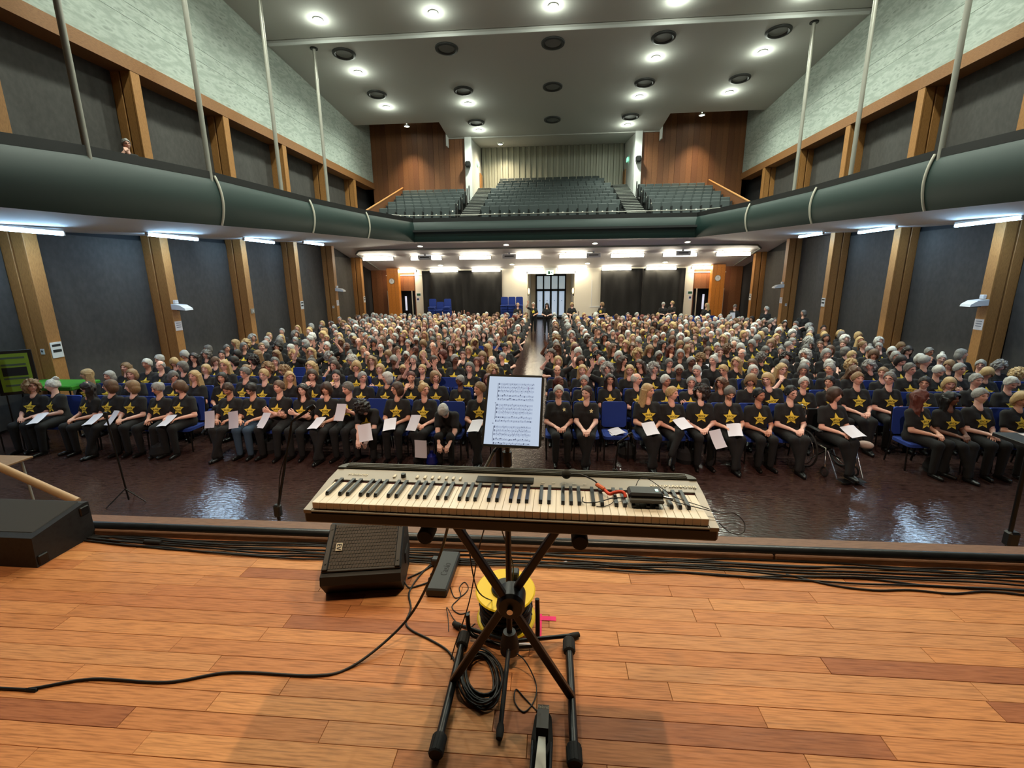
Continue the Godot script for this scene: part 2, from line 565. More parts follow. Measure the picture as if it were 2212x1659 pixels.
func build_side_bays() -> void:
	for s in [-1.0, 1.0]:
		var side := "left" if s < 0 else "right"
		for k in range(-2, 6):
			var d := COL0 + BAY * k
			for up in 2:
				var y0 := 0.0 if up == 0 else 4.9
				var y1: float = soffit_y(W, d) + 0.1 if up == 0 else 8.33
				var where := "under the %s balcony" % side if up == 0 else "above the %s balcony" % side
				var c := thing("timber_column", "grooved timber column %s, %s from the stage" % [where, ordinal(k + 2)], "column", Vector3(s * W, y0, -d), 0.0, "timber columns along the side walls")
				var h := y1 - y0
				part(c, "face_board", mbox(Vector3(0.05, h, 0.28), 0.006, Vector3(s * 0.025, h / 2, 0)), mats.timber)
				for q in 2:
					part(c, "side_board", mbox(Vector3(0.24, h, 0.26), 0.008, Vector3(s * (0.172 + 0.285 * q), h / 2, 0.0)), mats.timber_side)
			# blinds between the columns
			if k < 5:
				for up in 2:
					var y0 := 0.06 if up == 0 else 4.9
					var y1 := minf(soffit_y(WALL, d), soffit_y(WALL, d + BAY)) - 0.0 if up == 0 else 8.4
					var b := drape(-1.57, 1.57, y0, y1, 5.0 if up == 0 else 2.0, 0.018, 7 * k + 40 * up + int(s) + 9, 0.6)
					var o := solo("blackout_drape", b, mats.curtain, "black blackout drape %s, %s bay from the stage" % ["below the %s balcony" % side if up == 0 else "above the %s balcony" % side, ordinal(k + 2)], "curtain", "blackout drapes between the timber columns")
					o.transform = Transform3D(Basis(Vector3.UP, -s * PI / 2), Vector3(s * (WALL - 0.07), 0, -(d + BAY / 2)))
		# beam over the upper bays
		var m := MB.new()
		m.box(Vector3(s * (W + 0.3), 8.5, -13.7), Vector3(0.62, 0.34, 31.6))
		struct("trim_3" if s < 0 else "trim_4", m, mats.timber_beam, "long timber beam above the upper bays on the %s" % side)
		# hanger rods
		for k in range(-1, 4):
			var d := COL0 + 0.07 + BAY * k
			var p := thing("hanger_rod", "slim pale metal rod from ceiling to the %s balcony, %s from the stage" % [side, ordinal(k + 1)], "rod", Vector3(s * 9.2, 5.3, -d), 0.0, "balcony hanger rods")
			var top := ceil_y(d) - 5.3 + 0.02
			part(p, "rod", mtube([Vector3.ZERO, Vector3(0, top, 0)], 0.062, 12), mats.tarnished_metal)
			part(p, "ceiling_plate", mtube([Vector3(0, top - 0.05, 0), Vector3(0, top, 0)], 0.15, 14), mats.coping)

func build_balcony() -> void:
	var bal := struct_root("balcony", "horseshoe balcony with dark green curved front")
	var prof := []
	for t in 13:
		prof.append(t / 12.0)
	# plan points, both sides joined through the rear straight
	var pts := []
	for k in FRONT.size():
		pts.append(Vector4(-FRONT[k][0], FRONT[k][1], FRONT[k][2], FRONT[k][3]))
	for k in range(FRONT.size() - 1, -1, -1):
		pts.append(Vector4(FRONT[k][0], FRONT[k][1], FRONT[k][2], FRONT[k][3]))
	var nrm := []
	for k in pts.size():
		var a: Vector4 = pts[maxi(k - 1, 0)]
		var b: Vector4 = pts[mini(k + 1, pts.size() - 1)]
		var dir := Vector2(b.x - a.x, -(b.y - a.y)).normalized()   # x, z
		nrm.append(Vector3(-dir.y, 0, dir.x))
	for k in pts.size() - 1:
		var a: Vector4 = pts[k]
		var b: Vector4 = pts[k + 1]
		var seg := Vector3(b.x - a.x, 0, -(b.y - a.y)).normalized()
		var out := Vector3(-seg.z, 0, seg.x)
		var rows := []
		var cop := []
		for t in prof:
			var row := []
			var e: float = 0.16 * pow(sin(PI * minf(1.0, t * 0.93 + 0.04)), 0.8) if t < 1.0 else 0.02
			for q in 7:
				var f := q / 6.0
				var bot := lerpf(a.w, b.w, f)
				var top := lerpf(a.z, b.z, f) - 0.17
				row.append(Vector3(lerpf(a.x, b.x, f), lerpf(bot, top, t), -lerpf(a.y, b.y, f)) + out * e)
			rows.append(row)
		var m := MB.new()
		m.sheet(rows, out)
		part(bal, "fascia_panel", m, mats.fascia)
		m = MB.new()
		var ta := Vector3(a.x, a.z, -a.y)
		var tb := Vector3(b.x, b.z, -b.y)
		var dn := Vector3(0, -0.19, 0)
		var inn: Vector3 = -out * 0.22
		var fo: Vector3 = out * 0.035
		m.quad(ta + fo, tb + fo, tb + fo + dn, ta + fo + dn, out)
		m.quad(ta + fo, tb + fo, tb + inn, ta + inn, Vector3.UP)
		m.quad(ta + inn, tb + inn, tb + inn + dn * 5, ta + inn + dn * 5, -out)
		part(bal, "coping", m, mats.coping)
		# pale joint strips
		if k in [2, 3, 4, pts.size() - 6, pts.size() - 5, pts.size() - 4]:
			var e: Vector4 = b if k < 7 else a
			var line := []
			for t in prof:
				var off: float = 0.17 * pow(sin(PI * minf(1.0, t * 0.93 + 0.04)), 0.8) + 0.008
				line.append(Vector3(e.x, lerpf(e.w, e.z - 0.1, t), -e.y) + out * off)
			part(bal, "joint_strip", mtube(line, 0.035, 6), mats.strip)
	# soffit
	var rows := []
	for q in 51:
		var d := lerpf(1.0, 29.35, q / 50.0)
		var row := []
		for j in 41:
			var f := j / 40.0 * 2.0 - 1.0
			var x := f * WALL
			row.append(Vector3(x, soffit_y(x, d), -d))
		rows.append(row)
	var m := MB.new()
	for s in [-1.0, 1.0]:
		var rr := []
		for q in 40:
			var d := lerpf(1.0, 23.8, q / 39.0)
			var e := front_at(d)
			var row := []
			for j in 8:
				var x := lerpf(e.x, WALL, j / 7.0)
				row.append(Vector3(s * x, soffit_y(x, d), -d))
			rr.append(row)
		m.sheet(rr, Vector3.DOWN)
	var rr := []
	for q in 16:
		var d := lerpf(23.8, 29.35, q / 15.0)
		var row := []
		for j in 31:
			var x := lerpf(-WALL, WALL, j / 30.0)
			row.append(Vector3(x, soffit_y(x, d + 0.0001), -d))
		rr.append(row)
	m.sheet(rr, Vector3.DOWN)
	part(bal, "soffit", m, mats.soffit)
	# moulding round the raised part of the rear soffit
	m = MB.new()
	var mould := []
	for p in [[-10.7, 28.9], [-10.7, 25.6], [-10.3, 25.05], [-9.5, 24.95], [9.5, 24.95], [10.3, 25.05], [10.7, 25.6], [10.7, 28.9]]:
		mould.append(Vector3(p[0], soffit_y(p[0], p[1]) - 0.03, -p[1]))
	m.tube(mould, 0.045, 6)
	part(bal, "soffit_moulding", m, mats.tread)
	# gallery floors behind the parapet
	for s in [-1.0, 1.0]:
		m = MB.new()
		m.box(Vector3(s * 10.3, 4.95, -10.5), Vector3(2.2, 0.1, 20)); m.box(Vector3(s * 9.7, 5.1, -22.2), Vector3(3.2, 0.1, 4.4))
		part(bal, "gallery_floor", m, mats.riser)
	m = MB.new()
	m.box(Vector3(0, 5.3, -24.0), Vector3(18, 0.1, 1.0))
	part(bal, "gallery_floor", m, mats.riser)
	# slim rail over the rear parapet
	m = MB.new()
	m.tube([Vector3(-8.6, 6.02, -22.5), Vector3(-6.7, 6.05, -23.85), Vector3(6.7, 6.05, -23.85), Vector3(8.6, 6.02, -22.5)], 0.018, 8)
	part(bal, "guard_rail", m, mats.tarnished_metal)
	# seating tiers
	for k in 12:
		var y := 5.70 + 0.262 * k
		var d := 24.2 + 0.70 * k
		m = MB.new()
		if k < 7:
			m.box(Vector3(0, y - 0.2, -(d + 0.35)), Vector3(18.4, 0.4, 0.70))
		else:
			m.box(Vector3(0, y - 0.2, -(d + 0.35)), Vector3(9.4, 0.4, 0.70))
		part(bal, "seating_tier", m, mats.riser)
	# upper rear walls: vertical timber boards each side, white returns, ribbed wall behind
	for s in [-1.0, 1.0]:
		var w := struct_root("trim_5" if s < 0 else "trim_6", "timber boarded wall behind the %s balcony seats" % ("left" if s < 0 else "right"))
		for k in 18:
			var x := 5.30 + k * 0.32
			m = MB.new(); m.box(Vector3(s * x, 9.2, -29.6 - 0.008 * ((k * 7) % 3)), Vector3(0.314, 6.6, 0.12)); part(w, "timber_board", m, mats["panel_%d" % ((k * 5 + 1) % 3)])
		m = MB.new(); m.box(Vector3(s * 4.94, 8.9, -29.5), Vector3(0.39, 6.2, 0.25)); m.box(Vector3(s * 4.82, 8.9, -31.6), Vector3(0.15, 6.2, 4.1)); part(w, "white_return", m, mats.white_paint)
		m = MB.new(); m.box(Vector3(s * 4.70, 8.5, -32.9), Vector3(0.06, 2.4, 0.9)); part(w, "exit_door", m, mats.timber_side)
		m = MB.new(); m.cbox(Vector3(s * 4.66, 10.05, -31.6), Vector3(0.06, 0.22, 0.45), 0.01); part(w, "exit_sign_light", m, glow("exit_green", Color(0.55, 1.0, 0.8), 1.2))
		m = MB.new(); m.cbox(Vector3(s * 4.94, 9.55, -29.25), Vector3(0.3, 0.32, 0.28), 0.05); part(w, "wall_speaker", m, mats.black_plastic)
	var cw := struct_root("wall_ribbed", "pale ribbed metal wall behind the top balcony seats")
	for k in 25:
		var x := -4.7 + 0.376 * (k + 0.5)
		m = MB.new()
		var poly := PackedVector2Array([Vector2(-0.188, 0), Vector2(-0.10, 0.0), Vector2(-0.07, 0.11), Vector2(0.07, 0.11), Vector2(0.10, 0.0), Vector2(0.188, 0), Vector2(0.188, -0.04), Vector2(-0.188, -0.04)])
		m.prism(poly, 3.2, Transform3D(Basis(Vector3(1, 0, 0), Vector3(0, 0, 1), Vector3(0, -1, 0)), Vector3(x, 9.9, -33.5)))
		part(cw, "ribbed_panel", m, mats.corrugated)
	m = MB.new(); m.box(Vector3(0, 9.5, -33.75), Vector3(9.8, 6, 0.2)); part(cw, "backing", m, mats.dark_wall)
	m = MB.new()
	m.quad(Vector3(-4.8, 11.0, -29.5), Vector3(4.8, 11.0, -29.5), Vector3(4.8, 11.47, -33.6), Vector3(-4.8, 11.47, -33.6), Vector3.DOWN)
	m.box(Vector3(0, 11.08, -29.5), Vector3(12.2, 0.16, 0.1))
	part(cw, "recess_ceiling", m, mats.ceiling)
	m = MB.new()
	m.box(Vector3(0, 7.6, -32.7), Vector3(9.6, 0.2, 2.2))
	part(cw, "top_landing", m, mats.riser)

func build_balcony_fit() -> void:
	# stairs between the seat blocks
	for s in [-1.0, 1.0]:
		var st := thing("balcony_stair", "flight of pale edged balcony steps between seat blocks, %s of centre" % ("left" if s < 0 else "right"), "stairs", Vector3(s * 4.27, 5.70, -24.2))
		for k in 23:
			var y := 0.131 * k
			part(st, "step", mbox(Vector3(0.96, 0.131, 0.36), 0.0, Vector3(0, y - 0.02, -0.35 * k - 0.175 + 0.18)), mats.riser)
			part(st, "nosing", mbox(Vector3(0.94, 0.035, 0.16), 0.006, Vector3(0, y + 0.05, -0.35 * k + 0.105)), mats.tread)
		# stair guards at the side blocks
		var gd := thing("stair_guard", "row of thin dark guard posts beside the %s balcony stair" % ("left" if s < 0 else "right"), "railing", Vector3(s * 4.83, 5.72, -24.4))
		for k in 7:
			part(gd, "guard_hoop", mtube(spline([Vector3(0, 0.262 * k, -0.7 * k), Vector3(0, 0.262 * k + 0.85, -0.7 * k), Vector3(0, 0.262 * k + 0.92, -0.7 * k - 0.2), Vector3(0, 0.262 * k + 0.2, -0.7 * k - 0.26)], 3), 0.018, 6), mats.black_metal)
		# timber guard along the outside of the seats
		var tg := thing("timber_guard", "sloping timber guard panel at the outer end of the %s balcony seats" % ("left" if s < 0 else "right"), "railing", Vector3(s * 9.05, 5.9, -22.9))
		part(tg, "panel", (func():
			var b := MB.new()
			b.prism(PackedVector2Array([Vector2(0, -0.25), Vector2(6.6, 1.9), Vector2(6.6, 2.45), Vector2(0, 0.2)]), 0.08, Transform3D(Basis(Vector3(0, 0, -1), Vector3.UP, Vector3(1, 0, 0)), Vector3.ZERO))
			return b).call(), mats.panel_0)
		part(tg, "cap_rail", mtube([Vector3(0, 0.22, 0.05), Vector3(0, 2.47, -6.6)], 0.05, 8), mats.timber_side)
	# tip-up seats
	var seat := MB.new()
	seat.cbox(Vector3(0, 0.33, 0.03), Vector3(0.42, 0.36, 0.10), 0.03, Basis(Vector3.RIGHT, -0.22))
	var back := MB.new()
	back.cbox(Vector3(0, 0.60, -0.10), Vector3(0.45, 0.56, 0.07), 0.03, Basis(Vector3.RIGHT, -0.18))
	var arm := MB.new()
	arm.cbox(Vector3(0, 0.33, 0.0), Vector3(0.035, 0.66, 0.30), 0.012)
	var plate := MB.new()
	plate.lathe([Vector2(0, 0.006), Vector2(0.042, 0.006), Vector2(0.042, 0)], 10, Transform3D(Basis(Vector3.RIGHT, PI / 2 - 0.22), Vector3(0, 0.46, 0.06)))
	var ms := [seat.mesh(), back.mesh(), arm.mesh(), plate.mesh()]
	for blk in 3:
		for r in (11 if blk == 1 else 7):
			var n: int = 14 if blk == 1 else 8
			if blk == 1 and r > 7:
				n = 13
			for q in n:
				var x: float = (q - (n - 1) / 2.0) * 0.49 - 0.05 if blk == 1 else (-5.28 - 0.47 * q if blk == 0 else 5.28 + 0.47 * q)
				x += 0.12 * (1.0 if r % 2 else -1.0)
				var where: String = "in the middle balcony block" if blk == 1 else ("in the left balcony block" if blk == 0 else "in the right balcony block")
				var o := thing("theatre_seat", "dark tip-up seat %s, %s row, %s %s" % [where, ordinal(r), ordinal(q), "from left" if blk == 1 else "from the stair"], "seat", Vector3(x, 5.70 + 0.262 * r, -(24.2 + 0.70 * r + 0.45)), 0.0, "tip-up balcony seats")
				part(o, "seat", ms[0], mats.seat_green); part(o, "backrest", ms[1], mats.seat_green); part(o, "arm_frame", ms[2], mats.riser, at(Vector3(-0.23, 0, 0))); part(o, "arm_frame", ms[2], mats.riser, at(Vector3(0.23, 0, 0))); part(o, "number_plate", ms[3], mats.plate)

# ---------------------------------------------------------------- lamps
func lamp_light(parent: Node3D, l: Light3D, col: Color, energy: float, pos: Vector3, bas := Basis()) -> void:
	l.name = "light"
	l.light_color = col; l.light_energy = energy; l.shadow_enabled = true
	parent.add_child(l, true)
	l.transform = Transform3D(bas, pos)

const DOWN := Basis(Vector3(1, 0, 0), Vector3(0, 0, -1), Vector3(0, 1, 0))   # -z looks down

func build_lamps() -> void:
	# dark rings of the old ceiling fittings
	var ring := MB.new()
	ring.lathe([Vector2(0.30, 0.03), Vector2(0.31, -0.02), Vector2(0.36, -0.07), Vector2(0.44, -0.05), Vector2(0.46, 0.03)], 28)
	var disc := MB.new()
	disc.lathe([Vector2(0, -0.015), Vector2(0.30, -0.015), Vector2(0.31, 0.03)], 28)
	var rm := ring.mesh()
	var dm := disc.mesh()
	var grill := mat("grille", Color(0.47, 0.48, 0.47), 0.7)
	var dark := mat("ring_dark", Color(0.20, 0.205, 0.20), 0.6)
	var tilt := Basis(Vector3.RIGHT, -0.0695)
	var names := ["far left", "left of centre", "on the centre line", "right of centre", "far right"]
	var depth := [20.1, 23.6, 27.3]
	for r in 3:
		for q in 5:
			if r == 2 and (q == 0 or q == 4):
				continue
			var x := (q - 2) * 4.1
			var o := thing("ceiling_ring", "round dark ringed ceiling fitting, %s row from stage, %s" % [ordinal(r), names[q]], "ceiling fitting", Vector3(x, ceil_y(depth[r]), -depth[r]), 0.0, "round ceiling fittings")
			o.basis = tilt
			part(o, "rim", rm, dark); part(o, "grille", dm, grill)
	# LED lamps in the ceiling
	var body := MB.new()
	body.lathe([Vector2(0.17, 0.03), Vector2(0.17, -0.035), Vector2(0.14, -0.04), Vector2(0.14, 0.0)], 20)
	var lens := MB.new()
	lens.lathe([Vector2(0, -0.03), Vector2(0.138, -0.03), Vector2(0.138, -0.005)], 20)
	var bm := body.mesh()
	var lm := lens.mesh()
	var g := glow("led_glow", Color(0.95, 1.0, 0.92), 14.0)
	var leds := [[-2, 18.13], [-1, 18.13], [0, 18.13], [1, 18.2], [2, 18.2], [-2, 21.53], [1, 21.5], [2, 21.45], [-2, 24.96], [-1, 24.94], [1, 24.95], [2, 24.9], [-1, 28.39], [1, 28.38],
		[-2, 14.6], [-1, 14.6], [1, 14.6], [2, 14.6], [-2, 11.0], [-1, 11.0], [1, 11.0], [2, 11.0]]
	for e in leds:
		var x: float = e[0] * 4.12
		var o := thing("ceiling_lamp", "lit round ceiling lamp, %s, %s row from the stage" % [names[e[0] + 2], ordinal(int(e[1] / 3.5) - 3)], "lamp", Vector3(x, ceil_y(e[1]), -e[1]), 0.0, "round ceiling lamps")
		part(o, "housing", bm, mats.white_paint, at(Vector3.ZERO, tilt)); part(o, "lamp_lens", lm, g, at(Vector3.ZERO, tilt))
		var l := SpotLight3D.new()
		l.spot_angle = 76.0; l.spot_angle_attenuation = 1.0; l.spot_range = 60.0; l.spot_attenuation = 2.0; l.light_size = 0.13
		lamp_light(o, l, Color(0.96, 1.0, 0.93), LED_E, Vector3(0, -0.06, 0), DOWN)
		var w := OmniLight3D.new()
		w.omni_range = 60.0; w.omni_attenuation = 2.0; w.light_size = 0.13
		lamp_light(o, w, Color(0.96, 1.0, 0.93), LED_SIDE, Vector3(0, -0.22, 0))
	# small lamps over the rear timber walls and the recess
	for e in [[-8.3, 11.52, 28.55], [8.1, 11.52, 28.55], [-3.25, 11.20, 31.6]]:
		var o := thing("ceiling_lamp", "small lit lamp above the %s" % ["left timber wall upstairs", "right timber wall upstairs", "ribbed wall, left of centre"][[-8.3, 8.1, -3.25].find(e[0])], "lamp", Vector3(e[0], e[1], -e[2]))
		part(o, "housing", bm, mats.white_paint); part(o, "lamp_lens", lm, g)
		if e[2] < 30.0:
			part(o, "drop_stem", mtube([Vector3(0, 0, 0), Vector3(0, 1.7, 0)], 0.03, 6), mats.white_paint)
		var l := SpotLight3D.new()
		l.spot_angle = 42.0 if e[2] < 30.0 else 80.0; l.spot_angle_attenuation = 1.0; l.spot_range = 20.0; l.spot_attenuation = 2.0; l.light_size = 0.14
		lamp_light(o, l, Color(1.0, 0.93, 0.78), 34.0, Vector3(0, -0.06, 0), DOWN)
	# fluorescent tubes under the side balconies (cool) and the rear balcony (warm)
	var cool := glow("cool_tube_glow", Color(0.66, 0.85, 1.0), 38.0)
	var warm := glow("warm_tube_glow", Color(1.0, 0.96, 0.86), 19.0)
	for s in [-1.0, 1.0]:
		for k in 5:
			var d := 4.6 + 3.8 * k
			var y := soffit_y(10.1, d)
			tube_lamp("cool white tube lamp under the %s balcony, %s from the stage" % ["left" if s < 0 else "right", ordinal(k)], Vector3(s * 10.1, y - 0.07, -d), PI / 2, 1.72, 0.04, cool, Color(0.84, 0.93, 1.0), COOL_E, "cool tube lamps under the side balconies")
	for r in 2:
		for q in 8:
			var x := lerpf(-9.6, 9.5, q / 7.0) if r == 0 else lerpf(-9.22, 9.16, q / 7.0)
			var d := 26.0 if r == 0 else 29.0
			tube_lamp("warm tube lamp under the rear balcony, %s row, %s from left" % ["front" if r == 0 else "back", ordinal(q)], Vector3(x, soffit_y(x, d) - (0.20 if r == 0 else 0.14), -d), 0.0, 1.75, 0.085, warm, Color(1.0, 0.93, 0.78), WARM_E, "warm tube lamps under the rear balcony")
	var off := glow("downlight_glow", Color(1.0, 0.97, 0.85), 4.0)
	var k := 0
	for e in [[-6.8, 24.6], [-2.3, 24.6], [2.2, 24.6], [6.75, 24.6], [-6.6, 28.15], [-2.3, 28.15], [2.12, 28.15], [6.54, 28.1]]:
		var o := thing("downlight", "round lit downlight in the rear soffit, %s row, %s from left" % ["front" if k < 4 else "back", ordinal(k % 4)], "lamp", Vector3(e[0], soffit_y(e[0], e[1]), -e[1]), 0.0, "round downlights in the rear soffit")
		o.basis = Basis(Vector3.RIGHT, -0.23)
		part(o, "housing", bm, mats.white_paint); part(o, "lamp_lens", lm, off)
		var l := SpotLight3D.new()
		l.spot_angle = 60.0; l.spot_range = 20.0; l.spot_attenuation = 2.0; l.light_size = 0.14
		lamp_light(o, l, Color(1.0, 0.95, 0.82), 2.0, Vector3(0, -0.06, 0), DOWN)
		k += 1
	# boxes between the tubes
	for e in [[-6.9, 25.85, "second"], [-2.25, 25.85, "third"], [2.25, 25.85, "fifth"], [6.85, 25.7, "seventh"]]:
		var o := thing("soffit_heater", "white box unit hung beside the %s warm tube lamp" % e[2], "heater", Vector3(e[0], soffit_y(e[0], e[1]) - 0.32, -e[1]), 0.0, "white box units under the rear balcony")
		part(o, "case", mbox(Vector3(0.75, 0.24, 0.3), 0.02, Vector3(0, 0.12, 0)), mats.white_plastic); part(o, "grille", mbox(Vector3(0.5, 0.05, 0.02), 0.004, Vector3(0, 0.13, 0.155)), mats.dark_print)
		part(o, "bracket", mbox(Vector3(0.1, 0.14, 0.1), 0.0, Vector3(0, 0.28, 0)), mats.white_plastic)

func tube_lamp(label: String, pos: Vector3, turn: float, length: float, r: float, g: Material, col: Color, energy: float, group: String) -> void:
	var o := thing("tube_lamp", label, "lamp", pos, turn, group)
	part(o, "batten", mbox(Vector3(length, 0.05, 0.09), 0.01, Vector3(0, r + 0.02, 0)), mats.white_plastic)
	for s in [-0.3, 0.3]:
		part(o, "hanger", mtube([Vector3(s * length, r, 0), Vector3(s * length, r + (0.14 if r > 0.06 else 0.04), 0)], 0.012, 6), mats.white_plastic)
	part(o, "tube", mtube([Vector3(-length / 2 + 0.02, 0, 0), Vector3(length / 2 - 0.02, 0, 0)], r, 14), g)
	for s in [-1.0, 1.0]:
		part(o, "end_cap", mbox(Vector3(0.04, r * 2, r * 2), 0.008, Vector3(s * length / 2, 0, 0)), mats.white_plastic)
	var l := AreaLight3D.new()
	l.area_size = Vector2(length, r * 1.6); l.area_range = 40.0; l.area_attenuation = 2.0
	lamp_light(o, l, col, energy, Vector3(0, -r - 0.02, 0), DOWN)

func build_stage_lights() -> void:
	var g := glow("stage_lamp_glow", Color(1.0, 0.78, 0.5), 8.0)
	for q in 2:
		var bar := thing("lighting_bar", ["black lighting bar hung over the stage", "black lighting bar hung over the hall in front of the stage"][q], "bar", BARS[q])
		part(bar, "pipe", mtube([Vector3(-6, 0, 0), Vector3(6, 0, 0)], 0.025, 8), mats.black_metal)
		for x in [-5.5, 0.0, 5.5]:
			part(bar, "suspension", mtube([Vector3(x, 0.03, 0), Vector3(x, ceil_y(-BARS[q].z) - BARS[q].y - 0.02, 0)], 0.008, 6), mats.black_metal)
	var k := 0
	for e in STAGE_L:
		var over: Vector3 = BARS[e[2]]
		var o := thing("stage_floodlight", "black stage floodlight on the %s bar, %s from left" % [["overhead", "front"][e[2]], ordinal(k % 2)], "lamp", Vector3(e[0], over.y - 0.4, over.z), 0.0, "stage floodlights on the lighting bars")
		if e[2] == 1:
			o.rotation.x = -0.55
		part(o, "housing", mbox(Vector3(0.36, 0.22, 0.3), 0.02, Vector3(0, 0.12, 0)), mats.black_metal)
		part(o, "yoke", mtube([Vector3(-0.19, 0.1, 0), Vector3(-0.19, 0.38, 0), Vector3(0.19, 0.38, 0), Vector3(0.19, 0.1, 0)], 0.012, 6), mats.black_metal)
		part(o, "lamp_lens", mbox(Vector3(0.3, 0.01, 0.24), 0.0, Vector3(0, 0.0, 0)), g)
		var l := SpotLight3D.new()
		l.spot_angle = 78.0 if e[2] == 0 else 46.0; l.spot_angle_attenuation = 0.5; l.spot_range = 60.0; l.spot_attenuation = 2.0; l.light_size = 0.05
		lamp_light(o, l, Color(1.0, 0.885, 0.73), e[1], Vector3(0, -0.02, 0), DOWN)
		k += 1
	# two lanterns turned towards the audience
	for s in [-1.0, 1.0]:
		var to := Vector3(s * 1.6 - 1.0, -5.4, -9.5).normalized()
		var o := thing("stage_lantern", "black stage lantern on the bar turned to the audience, %s of centre" % ("left" if s < 0 else "right"), "lamp", Vector3(s * 2.6, 6.55, -1.7))
		o.basis = Basis.looking_at(to, Vector3.UP)
		var m := MB.new()
		m.lathe([Vector2(0, 0.2), Vector2(0.08, 0.2), Vector2(0.11, 0.1), Vector2(0.11, -0.16), Vector2(0.10, -0.16)], 18, at(Vector3.ZERO, Basis(Vector3.RIGHT, PI / 2)))
		part(o, "housing", m, mats.black_metal)
		m = MB.new()
		m.lathe([Vector2(0, -0.13), Vector2(0.10, -0.13), Vector2(0.10, -0.12)], 18, at(Vector3.ZERO, Basis(Vector3.RIGHT, PI / 2)))
		part(o, "lamp_lens", m, g)
		part(o, "yoke", mtube([Vector3(-0.12, 0, 0), Vector3(-0.12, 0.24, 0.1), Vector3(0.12, 0.24, 0.1), Vector3(0.12, 0, 0)], 0.01, 6), mats.black_metal)
		var l := SpotLight3D.new()
		l.spot_angle = 34.0; l.spot_angle_attenuation = 1.0; l.spot_range = 60.0; l.spot_attenuation = 2.0; l.light_size = 0.1
		lamp_light(o, l, Color(1.0, 0.86, 0.80), AUD_E, Vector3(0, 0, -0.18))

# ---------------------------------------------------------------- the stage
func build_stage() -> void:
	var m := MB.new()
	m.box(Vector3(0, SY - 0.11, 2.2), Vector3(22.9, 0.18, 9.75))
	m.box(Vector3(0, 0.6, -2.74), Vector3(22.9, 1.26, 0.12))
	var st := struct("stage", m, mats.stage_wood, "wooden stage platform laid with long orange-brown boards")
	# boards around the part in view
	m = MB.new()
	m.box(Vector3(-7.55, SY - 0.01, 2.24), Vector3(7.7, 0.02, 9.65)); m.box(Vector3(7.55, SY - 0.01, 2.24), Vector3(7.7, 0.02, 9.65)); m.box(Vector3(0, SY - 0.01, 3.17), Vector3(7.4, 0.02, 7.8))
	part(st, "outer_boards", m, mats.stage_wood)
	rng.seed = 11
	var z := -2.575
	var course := 0
	while z < -0.75:
		var x := -3.7 - rng.randf() * 0.6
		while x < 3.7:
			var l := rng.randf_range(0.55, 1.45)
			var x0 := maxf(x, -3.7)
			var x1 := minf(x + l, 3.7)
			if x1 - x0 > 0.05:
				var b := MB.new()
				b.cbox(Vector3((x0 + x1) / 2, SY - 0.01 + rng.randf_range(-0.0006, 0.0006), z + 0.0455), Vector3(x1 - x0 - 0.0018, 0.02, 0.091 - 0.0014), 0.0011)
				part(st, "plank", b, mats["plank_%d" % [0, 1, 2, 4, 5, 6, 0, 1, 4, 6, 3, 2, 7][rng.randi() % 13]])
			x += l
		z += 0.091
		course += 1
	# kerb along the stage edge
	var k := struct_root("trim_7", "worn wooden kerb with a dark rounded rail along the stage edge")
	m = MB.new(); m.cbox(Vector3(0, SY + 0.02, -2.70), Vector3(22.4, 0.06, 0.11), 0.008); part(k, "outer_strip", m, mats.kerb_wood)
	var sheen := tri_tex(mat("kerb_black", Color(0.11, 0.12, 0.13), 0.32), noise_tex(0.03, [Color(0.5, 0.5, 0.5), Color(1, 1, 1), Color(0.8, 0.85, 0.85)], 77, 4), Vector3(0.6, 3, 3))
	m = MB.new(); m.tube([Vector3(-11.2, SY + 0.035, -2.625), Vector3(11.2, SY + 0.035, -2.625)], 0.033, 14); part(k, "rounded_rail", m, sheen)
	for q in 9:
		m = MB.new(); m.cbox(Vector3(-9.0 + q * 2.3, SY + 0.012, -2.592), Vector3(2.29, 0.05, 0.035), 0.006); part(k, "inner_board", m, mats.kerb_wood)
	# chips of paper and tape
	solo("paper_scrap", mbox(Vector3(0.035, 0.002, 0.028), 0.0), mats.paper, "small white paper scrap on the stage boards near the kerb", "paper", "", at(Vector3(0.10, SY + 0.002, -2.47), Basis(Vector3.UP, 0.5)))
	var tape := mat("pink_tape", Color(0.92, 0.10, 0.45), 0.7)
	solo("tape_cross", (func():
		var b := MB.new()
		b.box(Vector3(0, 0, 0.03), Vector3(0.03, 0.0015, 0.16)); b.box(Vector3(0.03, 0.0008, -0.02), Vector3(0.11, 0.0015, 0.03))
		return b).call(), tape, "bright pink tape mark on the boards beside the cable reel", "tape", "", at(Vector3(-0.045, SY + 0.0016, -1.98)))

